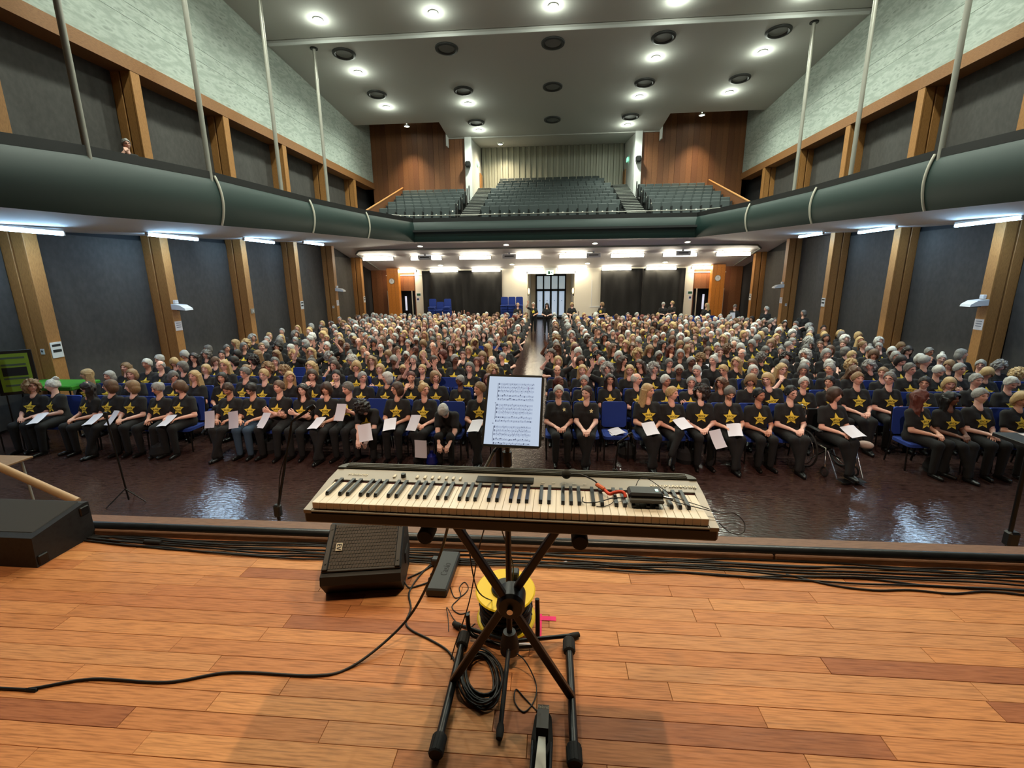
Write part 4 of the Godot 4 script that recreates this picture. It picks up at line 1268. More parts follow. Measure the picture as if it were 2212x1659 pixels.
	for k in 3:
		var p := []
		for e in hang[k]:
			p.append(Vector3(e[0], SY + e[1] - 0.05, e[2]))
		solo("cable", mtube(spline(p, 6), 0.0028, 6), mats.cable, "thin black lead hanging under the piano, %s from left" % ordinal(k), "cable")
	# bundle along the kerb
	rng.seed = 8
	for k in 8:
		var p := []
		var zz := -2.555 + 0.021 * k
		for j in 24:
			var x := -3.05 + 0.32 * j + rng.randf_range(-0.05, 0.05)
			var right := clampf((x - 0.4) / 2.4, 0.0, 1.0)
			p.append([x, zz + rng.randf_range(-0.018, 0.018) + (0.035 * right if k > 4 else 0.0) - (0.02 * k * (1.0 - clampf((x + 3.05) / 1.0, 0, 1)) * 0.6), 0.004 * (k % 3) * (1.0 if j % 2 else 0.4)])
		cable(p, 0.0055, "black cable in the bundle along the stage kerb, %s from the kerb" % ordinal(k), "cables along the stage kerb", 4)
	cable([[1.35, -2.44], [1.55, -2.36], [1.75, -2.33], [1.95, -2.345], [2.15, -2.33], [2.35, -2.36], [2.6, -2.33], [3.0, -2.26]], 0.0055, "black cable straying from the kerb bundle at the right")
	solo("cable_joiner", mtube([Vector3(-2.62, SY + 0.02, -2.49), Vector3(-2.5, SY + 0.02, -2.485)], 0.014, 10), mats.rubber, "black plug joint among the kerb cables at the left", "connector")

	# large black wedge at the left
	var bx := thing("stage_wedge_box", "large scuffed black wedge cabinet at the left of the stage", "speaker cabinet", Vector3(-3.06, SY, -2.40))
	m = MB.new()
	m.prism(PackedVector2Array([Vector2(-0.19, 0.0), Vector2(0.18, 0.0), Vector2(0.18, 0.245), Vector2(0.15, 0.25), Vector2(-0.18, 0.19)]), 1.1, Transform3D(Basis(Vector3(0, 0, -1), Vector3.UP, Vector3(1, 0, 0)), Vector3(-0.55, 0, 0)))
	part(bx, "cabinet", m, tri_tex(mat("scuffed_black", Color(0.105, 0.105, 0.105), 0.6), noise_tex(0.02, [Color(0.55, 0.5, 0.5), Color(1, 1, 1), Color(0.8, 0.8, 0.8)], 61, 5), Vector3(2, 2, 2)))
	part(bx, "grille_panel", (func():
		var b := MB.new()
		b.cbox(Vector3(-0.56, 0.222, -0.015), Vector3(1.02, 0.012, 0.30), 0.003, Basis(Vector3.RIGHT, 0.18))
		return b).call(), mat("wedge_cloth", Color(0.20, 0.20, 0.20), 0.85))
	for zz in [-0.14, 0.15]:
		part(bx, "corner_guard", mbox(Vector3(0.03, 0.06, 0.06), 0.006, Vector3(-0.005, 0.04 if zz > 0 else 0.2, zz)), mats.black_metal)

	# stair rail, table and stands in front of the stage
	var hr := thing("stair_handrail", "pale wooden handrail sloping down at the stage stairs on the left", "handrail", Vector3(-3.76, 1.2, -3.05))
	part(hr, "rail", mtube([Vector3(0.05, 0.20, 0), Vector3(-0.5, 0.455, 0.0), Vector3(-1.3, 0.83, 0.0)], 0.03, 12), mat("pale_wood", Color(0.74, 0.62, 0.48), 0.5))
	part(hr, "post", mtube([Vector3(0.02, -1.2, 0), Vector3(0.02, 0.20, 0)], 0.022, 10), mats.black_metal)
	part(hr, "post", mtube([Vector3(-1.2, -1.2, 0), Vector3(-1.2, 0.77, 0)], 0.022, 10), mats.black_metal)
	var tb := thing("folding_table", "plain wooden topped table on the hall floor at far left", "table", Vector3(-7.85, 0, -5.2))
	part(tb, "table_top", mbox(Vector3(1.5, 0.03, 0.75), 0.006, Vector3(0, 0.735, 0.15)), tri_tex(mat("table_wood", Color(0.60, 0.46, 0.32), 0.5), noise_tex(0.02, [Color(0.8, 0.8, 0.8), Color(1, 1, 1)], 71, 4), Vector3(0.6, 1, 4)))
	for e in [[-0.7, -0.17], [0.62, -0.17], [-0.7, 0.47], [0.62, 0.47]]:
		part(tb, "leg", mtube([Vector3(e[0], 0.72, e[1]), Vector3(e[0] + 0.03, 0.0, e[1])], 0.016, 8), mats.tarnished_metal)
	solo("paper_sheet", mbox(Vector3(0.21, 0.002, 0.29), 0.0), mats.paper, "white sheet lying on the wooden table at far left", "paper", "", at(Vector3(-7.35, 0.752, -5.0), Basis(Vector3.UP, 0.3)))

func mic_stand(at_p: Vector3, lean: Vector3, top: float, mic_dir: Vector3, label: String) -> void:
	var o := thing("microphone_stand", label, "microphone stand", at_p)
	part(o, "lower_pole", mtube([Vector3(0, 0.08, 0), Vector3(0, top * 0.62, 0)], 0.014, 10), mats.black_metal)
	for k in 3:
		var a := TAU * k / 3 + 0.4
		part(o, "leg", mtube([Vector3(0, 0.16, 0), Vector3(cos(a) * 0.3, 0.015, sin(a) * 0.3)], 0.01, 8), mats.black_metal)
	var j := Vector3(0, top * 0.62, 0)
	part(o, "clutch", mbox(Vector3(0.06, 0.11, 0.05), 0.012, j), mats.black_plastic)
	var e := j + lean * (top * 0.40)
	part(o, "boom", mtube([j, e], [0.012, 0.008], 10), mats.black_metal)
	part(o, "microphone", mtube([e, e + mic_dir * 0.05, e + mic_dir * 0.16, e + mic_dir * 0.17, e + mic_dir * 0.215], [0.01, 0.011, 0.014, 0.024, 0.02], 12), mats.black_metal)
	part(o, "collar_ring", mtube([e + mic_dir * 0.155, e + mic_dir * 0.17], 0.025, 12), mats.chrome)
	part(o, "lead", mtube(spline([e, e + Vector3(-0.02, -0.15, 0.02), (j + e) / 2 + Vector3(-0.04, -0.08, 0.02), j + Vector3(0.02, -0.1, 0.03)]), 0.004, 6), mats.cable)

func build_front_of_hall() -> void:
	mic_stand(Vector3(-2.26, 0, -3.35), Vector3(0.22, 0.97, -0.1).normalized(), 1.95, Vector3(0.62, 0.42, -0.3).normalized(), "black boom microphone stand in front of the stage, left of the piano")
	mic_stand(Vector3(0.84, 0, -5.6), Vector3(0.05, 0.99, 0.0).normalized(), 1.02, Vector3(0.75, 0.6, 0.1).normalized(), "short black microphone stand before the empty blue chair")
	# thin stand at far left
	var o := thing("thin_stand", "thin bare black stand at far left beyond the handrail", "stand", Vector3(-6.0, 0, -5.6))
	part(o, "pole", mtube([Vector3(-0.12, 1.25, -0.05), Vector3(0.0, 0.03, 0)], 0.011, 8), mats.black_metal)
	part(o, "clip_head", mbox(Vector3(0.05, 0.09, 0.03), 0.006, Vector3(-0.125, 1.28, -0.05)), mats.black_plastic)
	for k in 3:
		var a := TAU * k / 3
		part(o, "leg", mtube([Vector3(-0.02, 0.2, 0), Vector3(cos(a) * 0.26, 0.01, sin(a) * 0.26)], 0.008, 6), mats.black_metal)
	# stand with white card at far right
	o = thing("music_stand", "black music stand with a white card, cut by the right edge", "music stand", Vector3(3.52, 0, -3.45))
	part(o, "pole", mtube([Vector3(0, 0.12, 0), Vector3(-0.06, 1.9, 0)], 0.015, 10), mats.black_metal)
	part(o, "desk", mbox(Vector3(0.5, 0.03, 0.30), 0.004, Vector3(0.06, 1.90, 0.0)), mats.black_plastic)
	part(o, "desk_plate", mbox(Vector3(0.46, 0.13, 0.008), 0.002, Vector3(0.06, 1.83, 0.16)), mats.black_plastic)
	part(o, "clutch", mbox(Vector3(0.08, 0.12, 0.07), 0.014, Vector3(-0.02, 1.12, 0)), mats.black_plastic)
	for k in 3:
		var a := TAU * k / 3 + 0.5
		part(o, "leg", mtube([Vector3(0, 0.25, 0), Vector3(cos(a) * 0.34, 0.012, sin(a) * 0.34)], 0.011, 8), mats.black_metal)
	solo("white_card", mbox(Vector3(0.44, 0.10, 0.004), 0.0), mats.paper, "white card on the front of the music stand at far right", "card", "", at(Vector3(3.60, 1.845, -3.28)))
	solo("paper_sheet", mbox(Vector3(0.3, 0.003, 0.22), 0.0), mats.paper, "white sheet lying on the desk of the music stand at far right", "paper", "", at(Vector3(3.62, 1.919, -3.45)))
	# poster boards and table by the left wall
	for e in [[-10.05, -7.75, Color(0.50, 0.62, 0.16), "green and yellow poster in a black frame by the left wall"], [-10.35, -7.25, Color(0.74, 0.77, 0.83), "white printed poster board at the left edge"]]:
		o = thing("poster_stand", e[3], "poster", Vector3(e[0], 0, e[1]), 0.62)
		part(o, "frame", mbox(Vector3(0.56, 0.84, 0.03), 0.006, Vector3(0, 1.42, 0)), mats.black_plastic)
		part(o, "poster", mbox(Vector3(0.44, 0.72, 0.006), 0.0, Vector3(0, 1.42, 0.018)), mat("poster_%s" % str(e[0]), e[2], 0.6))
		for k in 5:
			part(o, "printed_line", mbox(Vector3(0.34, 0.035 if k != 2 else 0.16, 0.004), 0.0, Vector3(0, 1.70 - 0.13 * k, 0.0225)), mats.dark_print if k == 2 else mat("poster_line", Color(0.30, 0.36, 0.28), 0.7))
		part(o, "leg", mtube([Vector3(-0.2, 0, 0.05), Vector3(-0.2, 1.0, 0)], 0.012, 6), mats.black_metal); part(o, "leg", mtube([Vector3(0.2, 0, 0.05), Vector3(0.2, 1.0, 0)], 0.012, 6), mats.black_metal)
	o = thing("display_table", "table with a bright green cloth beside the left wall poster", "table", Vector3(-10.45, 0, -8.75), 0.0)
	part(o, "table_top", mbox(Vector3(1.3, 0.03, 0.6), 0.005, Vector3(0, 0.965, 0)), mats.black_plastic)
	part(o, "green_cloth", mbox(Vector3(1.36, 0.10, 0.66), 0.02, Vector3(0, 0.94, 0)), mat("cloth_green", Color(0.20, 0.52, 0.10), 0.9))
	for e in [[-0.55, -0.25], [0.55, -0.25], [-0.55, 0.25], [0.55, 0.25]]:
		part(o, "leg", mtube([Vector3(e[0], 0, e[1]), Vector3(e[0], 0.95, e[1])], 0.015, 6), mats.black_metal)

func build_wall_fittings() -> void:
	# notices, panel heaters and switches on the timber columns: side, column index, y, kind
	var list := [[-1, 0, 1.62, 0], [-1, 1, 2.32, 1], [-1, 1, 1.78, 2], [-1, 2, 1.95, 3], [-1, 3, 1.95, 0], [-1, 4, 2.50, 1], [-1, 4, 1.85, 2], [-1, 5, 1.85, 0], [1, 1, 2.32, 1], [1, 1, 1.78, 2], [1, 3, 1.95, 0], [1, 4, 2.50, 1], [1, 4, 1.85, 2], [1, 5, 1.85, 0]]
	for e in list:
		var s: float = e[0]
		var d: float = COL0 + BAY * e[1]
		var side := "left" if s < 0 else "right"
		var x := s * (W - 0.001)
		var turn := -s * PI / 2
		var where := "on the %s timber column along the %s wall" % [ordinal(e[1]), side]
		match e[3]:
			0:
				var o := thing("wall_notice", "white framed notice " + where, "notice", Vector3(x, e[2], -d), turn, "notices on the timber columns")
				part(o, "frame", mbox(Vector3(0.24, 0.34, 0.015), 0.003, Vector3(0, 0, 0.008)), mats.white_plastic)
				part(o, "print", mbox(Vector3(0.18, 0.05, 0.003), 0.0, Vector3(0, 0.10, 0.0165)), mats.dark_print); part(o, "print", mbox(Vector3(0.18, 0.06, 0.003), 0.0, Vector3(0, -0.02, 0.0165)), mats.dark_print)
			1:
				var o := thing("wall_heater", "white curved wall fan unit " + where, "fan heater", Vector3(x, e[2], -d), turn, "white wall units on the columns")
				var m := MB.new()
				m.prism(PackedVector2Array([Vector2(0, -0.06), Vector2(0.42, -0.09), Vector2(0.40, -0.03), Vector2(0.25, 0.06), Vector2(0.0, 0.09)]), 0.3, Transform3D(Basis(Vector3(0, 0, 1), Vector3.UP, Vector3(-1, 0, 0)), Vector3.ZERO))
				part(o, "casing", m, mats.white_plastic)
				part(o, "vent", mbox(Vector3(0.26, 0.02, 0.25), 0.004, Vector3(0, -0.085, 0.27)), mats.dark_print)
				part(o, "mount", mbox(Vector3(0.12, 0.1, 0.08), 0.01, Vector3(0, 0.15, 0.04)), mats.white_plastic)
			2:
				var o := thing("paper_notice", "white paper notice pinned " + where, "notice", Vector3(x, e[2], -d), turn, "paper notices on the timber columns")
				part(o, "sheet", mbox(Vector3(0.25, 0.27, 0.006), 0.0, Vector3(0, 0, 0.004)), mats.paper)
				for k in 3:
					part(o, "print", mbox(Vector3(0.17, 0.018, 0.002), 0.0, Vector3(0, 0.08 - 0.06 * k, 0.008)), mat("notice_ink", Color(0.45, 0.47, 0.55), 0.8))
			3:
				var o := thing("wall_thermostat", "small grey box " + where, "switch", Vector3(x, e[2], -d), turn)
				part(o, "case", mbox(Vector3(0.19, 0.17, 0.03), 0.005, Vector3(0, 0, 0.015)), mats.tarnished_metal); part(o, "dial", mbox(Vector3(0.06, 0.06, 0.015), 0.01, Vector3(0, 0, 0.035)), mats.white_plastic)
	for e in [[-1, 0, 1.60], [-1, 4, 1.65], [1, 4, 1.65]]:
		var o := thing("wall_switch", "small white switch on the grooved side of the %s column, %s wall" % [ordinal(e[1]), "left" if e[0] < 0 else "right"], "switch", Vector3(e[0] * (W + 0.18), e[2], -(COL0 + BAY * e[1]) + 0.131))
		part(o, "plate", mbox(Vector3(0.09, 0.12, 0.015), 0.003, Vector3(0, 0, 0.008)), mats.white_plastic); part(o, "rocker", mbox(Vector3(0.03, 0.04, 0.01), 0.002, Vector3(0, 0.01, 0.018)), mats.dark_print)
	# rear pillars with clocks
	for s in [-1.0, 1.0]:
		var side := "left" if s < 0 else "right"
		var p := thing("timber_pillar", "square orange timber pillar before the rear wall on the %s" % side, "pillar", Vector3(s * 9.72, 0, -28.7))
		for q in 3:
			part(p, "board", mbox(Vector3(0.235, 3.62, 0.42), 0.01, Vector3((q - 1) * 0.24, 1.81, 0)), mats.pillar_wood)
		var c := thing("wall_clock", "round white clock on the %s rear timber pillar" % side, "clock", Vector3(s * 9.72 - 0.05, 2.85, -28.48))
		var m := MB.new()
		m.lathe([Vector2(0, 0.03), Vector2(0.15, 0.03), Vector2(0.17, 0.045), Vector2(0.18, 0.0)], 24, at(Vector3.ZERO, Basis(Vector3.RIGHT, PI / 2))); part(c, "case", m, mats.tarnished_metal)
		m = MB.new(); m.lathe([Vector2(0, 0.034), Vector2(0.15, 0.034), Vector2(0.15, 0.03)], 24, at(Vector3.ZERO, Basis(Vector3.RIGHT, PI / 2))); part(c, "dial", m, mats.white_plastic)
		part(c, "hand", mbox(Vector3(0.012, 0.12, 0.004), 0.0, Vector3(0, 0.05, 0.038)), mats.dark_print); part(c, "hand", mbox(Vector3(0.08, 0.012, 0.004), 0.0, Vector3(0.03, 0.0, 0.038)), mats.dark_print)
		# dark doorways behind the pillars
		var d := struct_root("door_2" if s < 0 else "door_3", "dark doorway with a pale jamb behind the %s rear pillar" % side)
		for q in 2:
			part(d, "jamb", mbox(Vector3(0.05, 2.25, 0.08), 0.0, Vector3(s * (8.78 + q * 1.56), 1.125, -29.28)), mats.strip)
		part(d, "door_leaf", mbox(Vector3(0.7, 2.1, 0.05), 0.006, Vector3(s * 9.95, 1.05, -29.5)), mats.dark_wall)
		part(d, "vision_pane", mbox(Vector3(0.12, 0.9, 0.01), 0.0, Vector3(s * 9.25, 1.45, -29.45)), glow("bright_pane_window", Color(0.75, 0.82, 1.0), 0.5))
		# signs
		var sg := thing("exit_notice", "small green and white exit notice on the rear timber wall, %s" % side, "sign", Vector3(s * 8.38, 2.0, -29.30))
		part(sg, "board", mbox(Vector3(0.36, 0.26, 0.02), 0.003), mats.white_plastic); part(sg, "pictogram", mbox(Vector3(0.24, 0.14, 0.004), 0.0, Vector3(0.02, 0, 0.012)), mat("sign_green", Color(0.10, 0.32, 0.22), 0.6))
		sg = thing("blue_notice", "small blue notice below the exit notice, rear wall %s" % side, "sign", Vector3(s * 8.42, 1.68, -29.30))
		part(sg, "board", mbox(Vector3(0.2, 0.28, 0.02), 0.003), mats.white_plastic); part(sg, "panel", mbox(Vector3(0.13, 0.13, 0.004), 0.0, Vector3(0, 0.03, 0.012)), mat("sign_blue", Color(0.12, 0.16, 0.36), 0.6))
	# black curtains on the rear wall
	for s in [-1.0, 1.0]:
		for q in 2:
			var x0 := 3.02 + q * 2.5
			var o := solo("stage_curtain", drape(-1.25, 1.25, 0.05, 3.45, 9.0, 0.06, 90 + q + int(s) * 3), mats.black_curtain, "black pleated curtain on the rear wall, %s of the door, %s half" % ["left" if s < 0 else "right", "inner" if q == 0 else "outer"], "curtain")
			o.position = Vector3(s * (x0 + 1.25), 0, -29.12)
	# entrance doors in the lobby
	var d := struct_root("door_1", "glazed double entrance doors with a dark frame and overlight")
	var fm: Material = mats.dark_wall
	for x in [-1.06, -0.53, 0.0, 0.53, 1.06]:
		part(d, "mullion", mbox(Vector3(0.09 if x != 0.0 else 0.12, 3.15, 0.1), 0.0, Vector3(x, 1.575, -34.45)), fm)
	for y in [0.06, 2.06, 3.12]:
		part(d, "transom", mbox(Vector3(2.2, 0.13, 0.1), 0.0, Vector3(0, y, -34.45)), fm)
	for q in 4:
		part(d, "frosted_pane", mbox(Vector3(0.36, 1.7, 0.012), 0.0, Vector3(-0.795 + q * 0.53, 1.12, -34.46)), glow("daylit_pane_window", Color(0.72, 0.84, 0.96), 0.55))
		part(d, "overlight_pane", mbox(Vector3(0.42, 0.9, 0.012), 0.0, Vector3(-0.795 + q * 0.53, 2.6, -34.46)), glow("overlight_window", Color(0.72, 0.82, 0.86), 0.42))
		part(d, "door_dot", mbox(Vector3(0.05, 0.06, 0.01), 0.0, Vector3(-0.795 + q * 0.53, 1.3, -34.45)), mats.dark_print)
	var es := thing("exit_sign", "lit green exit sign above the entrance doors", "sign", Vector3(-0.06, 3.27, -29.285))
	part(es, "sign_panel", mbox(Vector3(0.42, 0.26, 0.03), 0.005), glow("exit_panel", Color(0.75, 1.0, 0.85), 0.9)); part(es, "pictogram", mbox(Vector3(0.12, 0.17, 0.006), 0.0, Vector3(-0.06, 0, 0.018)), mat("exit_green_print", Color(0.05, 0.35, 0.22), 0.6)); part(es, "arrow", mbox(Vector3(0.08, 0.04, 0.006), 0.0, Vector3(0.09, 0, 0.018)), mat("exit_green_print", Color(0.05, 0.35, 0.22), 0.6))
	for s in [-1.0, 1.0]:
		var o := thing("wall_sconce", "lit oval wall lamp on the %s lobby corner" % ("left" if s < 0 else "right"), "lamp", Vector3(s * 1.38, 2.15, -29.6))
		var m := MB.new(); m.ball(Vector3.ZERO, Vector3(0.06, 0.19, 0.06), 10, 14); part(o, "lamp_shade", m, glow("sconce_glow", Color(1.0, 0.85, 0.55), 3.0)); part(o, "bracket", mbox(Vector3(0.06, 0.5, 0.05), 0.01, Vector3(s * 0.05, -0.05, -0.03)), mats.dark_wall)
		var l := OmniLight3D.new(); l.omni_range = 12.0; l.omni_attenuation = 2.0; l.light_size = 0.05
		lamp_light(o, l, Color(1.0, 0.85, 0.6), 0.35, Vector3(0, 0, 0))
	var tk := thing("wall_conduit", "white cable trunking with sockets on the pale rear wall right of the doors", "conduit", Vector3(3.0, 1.0, -29.29))
	part(tk, "trunking", mbox(Vector3(0.04, 1.6, 0.04), 0.0, Vector3(-0.5, 1.0, 0)), mats.white_plastic); part(tk, "trunking", mbox(Vector3(1.0, 0.06, 0.04), 0.0, Vector3(-0.1, 0.18, 0)), mats.white_plastic)
	part(tk, "socket", mbox(Vector3(0.18, 0.09, 0.05), 0.01, Vector3(0.05, 0.1, 0.01)), mats.tarnished_metal)

# ---------------------------------------------------------------- people
# A body is a field of tapered capsules joined by a smooth minimum and meshed as surface nets.
func bone(a: Vector3, ra: float, b: Vector3, rb: float) -> PackedFloat32Array:
	return PackedFloat32Array([a.x, a.y, a.z, ra, b.x, b.y, b.z, rb])

func field_at(B: Array, p: Vector3, k: float) -> float:
	var g := 1.0
	for e: PackedFloat32Array in B:
		var a := Vector3(e[0], e[1], e[2])
		var ab := Vector3(e[4], e[5], e[6]) - a
		var t := clampf((p - a).dot(ab) / maxf(ab.length_squared(), 1e-9), 0, 1)
		var d := (p - a - ab * t).length() - lerpf(e[3], e[7], t)
		var h := maxf(k - absf(g - d), 0.0) / k
		g = minf(g, d) - h * h * k * 0.25
	return g

func nets(B: Array, cell: float, k: float) -> MB:
	var lo := Vector3(1e9, 1e9, 1e9)
	var hi := -lo
	for e: PackedFloat32Array in B:
		for q in [0, 4]:
			var r := e[q + 3]
			lo = lo.min(Vector3(e[q] - r, e[q + 1] - r, e[q + 2] - r)); hi = hi.max(Vector3(e[q] + r, e[q + 1] + r, e[q + 2] + r))
	lo -= Vector3.ONE * (cell * 2.0 + k * 0.3); hi += Vector3.ONE * (cell * 2.0 + k * 0.3)
	var nx := int((hi.x - lo.x) / cell) + 2
	var ny := int((hi.y - lo.y) / cell) + 2
	var nz := int((hi.z - lo.z) / cell) + 2
	var g := PackedFloat32Array()
	g.resize(nx * ny * nz); g.fill(1.0)
	var pad := k + cell
	for e: PackedFloat32Array in B:
		var ax := e[0]
		var ay := e[1]
		var az := e[2]
		var ra := e[3]
		var bx := e[4] - ax
		var by := e[5] - ay
		var bz := e[6] - az
		var rd := e[7] - ra
		var il := 1.0 / maxf(bx * bx + by * by + bz * bz, 1e-9)
		var rm := maxf(ra, e[7]) + pad
		var x0 := maxi(0, int((minf(ax, e[4]) - rm - lo.x) / cell))
		var x1 := mini(nx, int((maxf(ax, e[4]) + rm - lo.x) / cell) + 1)
		var y0 := maxi(0, int((minf(ay, e[5]) - rm - lo.y) / cell))
		var y1 := mini(ny, int((maxf(ay, e[5]) + rm - lo.y) / cell) + 1)
		var z0 := maxi(0, int((minf(az, e[6]) - rm - lo.z) / cell))
		var z1 := mini(nz, int((maxf(az, e[6]) + rm - lo.z) / cell) + 1)
		for iz in range(z0, z1):
			var pz := lo.z + iz * cell - az
			for iy in range(y0, y1):
				var py := lo.y + iy * cell - ay
				var row := (iz * ny + iy) * nx
				var s := py * by + pz * bz
				for ix in range(x0, x1):
					var px := lo.x + ix * cell - ax
					var t := clampf((px * bx + s) * il, 0.0, 1.0)
					var qx := px - bx * t
					var qy := py - by * t
					var qz := pz - bz * t
					var d := sqrt(qx * qx + qy * qy + qz * qz) - ra - rd * t
					if d < pad:
						var o := g[row + ix]
						var h := k - absf(o - d)
						if h > 0.0:
							g[row + ix] = minf(o, d) - h * h * 0.25 / k
						elif d < o:
							g[row + ix] = d
	return net_mesh(g, nx, ny, nz, lo, cell)

func net_mesh(g: PackedFloat32Array, nx: int, ny: int, nz: int, lo: Vector3, cell: float) -> MB:
	var m := MB.new()
	var id := PackedInt32Array()
	id.resize(g.size()); id.fill(-1)
	var sx := 1
	var sy := nx
	var sz := nx * ny
	var cells := PackedInt32Array()
	for iz in nz - 1:
		for iy in ny - 1:
			var o := iz * sz + iy * sy
			for ix in nx - 1:
				var a := o + ix
				var inside := int(g[a] < 0.0) + int(g[a + sx] < 0.0) + int(g[a + sy] < 0.0) + int(g[a + sx + sy] < 0.0) + int(g[a + sz] < 0.0) + int(g[a + sx + sz] < 0.0) + int(g[a + sy + sz] < 0.0) + int(g[a + sx + sy + sz] < 0.0)
				if inside == 0 or inside == 8:
					continue
				var p := Vector3.ZERO
				var cnt := 0
				for ax in 3:
					var st: int = [sx, sy, sz][ax]
					var s1: int = [sy, sz, sx][ax]
					var s2: int = [sz, sx, sy][ax]
					for q in 4:
						var b: int = a + (s1 if q & 1 else 0) + (s2 if q & 2 else 0)
						var f0 := g[b]
						var f1 := g[b + st]
						if (f0 < 0.0) != (f1 < 0.0):
							var e := Vector3.ZERO
							e[ax] = f0 / (f0 - f1)
							if q & 1:
								e[(ax + 1) % 3] = 1.0
							if q & 2:
								e[(ax + 2) % 3] = 1.0
							p += e; cnt += 1
				id[a] = m.vert(lo + (Vector3(ix, iy, iz) + p / cnt) * cell, Vector3.ZERO)
				cells.append(a)
	var steps := [sx, sy, sz]
	for a in cells:
		for ax in 3:
			var st: int = steps[ax]
			var neg := g[a] < 0.0
			if neg == (g[a + st] < 0.0):
				continue
			var s1: int = steps[(ax + 1) % 3]
			var s2: int = steps[(ax + 2) % 3]
			var v0 := id[a]
			var v1 := id[a - s1] if a >= s1 else -1
			var v2 := id[a - s1 - s2] if a >= s1 + s2 else -1
			var v3 := id[a - s2] if a >= s2 else -1
			if v1 < 0 or v2 < 0 or v3 < 0:
				continue
			# outward along +axis when this corner is inside
			var c := (m.v[v1] - m.v[v0]).cross(m.v[v2] - m.v[v0]) + (m.v[v2] - m.v[v0]).cross(m.v[v3] - m.v[v0])
			if (c[ax] > 0.0) == neg:
				m.i.append_array(PackedInt32Array([v0, v2, v1, v0, v3, v2]))
			else:
				m.i.append_array(PackedInt32Array([v0, v1, v2, v0, v2, v3]))
				c = -c
			if (c[ax] > 0.0) != neg:
				c = -c
			m.n[v0] += c; m.n[v1] += c; m.n[v2] += c; m.n[v3] += c
	for j in m.n.size():
		m.n[j] = m.n[j].normalized()
	return m

# head: x right, y up, +z the face; origin between the ears
func make_head(lat: int, lon: int, smile: bool, jaw: float) -> MB:
	var m := MB.new()
	var rows := []
	for a in lat + 1:
		var row := []
		for b in lon + 1:
			var tl := float(a) / lat
			var th := PI * (tl + 0.06 * sin(TAU * tl))
			var fb := float(b) / lon * 2.0 - 1.0
			var ph := PI * (fb * 0.45 + 0.55 * fb * fb * fb)
			var d := Vector3(sin(th) * sin(ph), cos(th), sin(th) * cos(ph))
			var low := smoothstep(0.0, 1.0, -d.y)
			var x := d.x * 0.076 * (1.0 - 0.30 * low * (2.0 - jaw))
			var y := d.y * (0.118 if d.y > 0 else 0.116)
			var z := d.z * (0.090 if d.z > 0 else 0.102)
			if d.z < 0.0:
				z *= 1.0 - 0.4 * low
			if d.z > 0.0:
				var ax := absf(x)
				z += 0.022 * exp(-pow(x / 0.011, 2) - pow((y + 0.014) / 0.013, 2)) + 0.012 * exp(-pow(x / 0.008, 2) - pow((y - 0.010) / 0.02, 2))
				z -= 0.011 * exp(-pow((ax - 0.031) / 0.017, 2) - pow((y - 0.012) / 0.012, 2))
				z += 0.005 * exp(-pow((ax - 0.028) / 0.026, 2) - pow((y - 0.032) / 0.010, 2))
				z += 0.005 * exp(-pow(x / 0.022, 2) - pow((y + 0.050) / 0.011, 2)) + 0.007 * exp(-pow(x / 0.022, 2) - pow((y + 0.092) / 0.016, 2))
				z += 0.005 * exp(-pow((ax - 0.045) / 0.02, 2) - pow((y + 0.02) / 0.02, 2))
			row.append(Vector3(x, y, z))
		rows.append(row)
	m.sheet(rows, Vector3.ZERO)
	for k in m.v.size():
		var p := m.v[k]
		if m.n[k].dot(p) < 0.0:
			m.n[k] = -m.n[k]
		if m.n[k].length() < 0.5:
			m.n[k] = p.normalized()
		if p.z > 0.03:
			var ax := absf(p.x)
			var my := -0.050 + (0.010 if smile else 0.002) * pow(ax / 0.024, 2)
			if ax < (0.028 if smile else 0.022) and absf(p.y - my) < 0.0075:
				m.c[k] = Color(0.72, 0.36, 0.36) if not smile or absf(p.y - my) > 0.0035 else Color(1.5, 1.6, 1.7)
			elif pow((ax - 0.031) / 0.006, 2) + pow((p.y - 0.011) / 0.006, 2) < 1.0:
				m.c[k] = Color(0.05, 0.05, 0.05)
			elif pow((ax - 0.031) / 0.014, 2) + pow((p.y - 0.011) / 0.0060, 2) < 1.0:
				m.c[k] = Color(0.85, 1.0, 1.05)
			elif pow((ax - 0.031) / 0.017, 2) + pow((p.y - 0.012) / 0.0095, 2) < 1.0:
				m.c[k] = Color(0.42, 0.36, 0.35)
			elif absf(p.y - 0.031) < 0.005 and absf(ax - 0.03) < 0.017:
				m.c[k] = Color(0.50, 0.42, 0.38)
			elif ax > 0.028 and ax < 0.058 and p.y < -0.002 and p.y > -0.04:
				m.c[k] = Color(1.0, 0.86, 0.84)
	# winding of the sheet follows its normals
	for j in range(0, m.i.size(), 3):
		var a := m.i[j]
		var b := m.i[j + 1]
		var c := m.i[j + 2]
		if (m.v[b] - m.v[a]).cross(m.v[c] - m.v[a]).dot(m.v[a] + m.v[b] + m.v[c]) > 0.0:
			m.i[j + 1] = c; m.i[j + 2] = b
	for s in [-1.0, 1.0]:
		m.ball(Vector3(s * 0.075, 0.0, -0.008), Vector3(0.010, 0.028, 0.018), 5, 8)
	return m

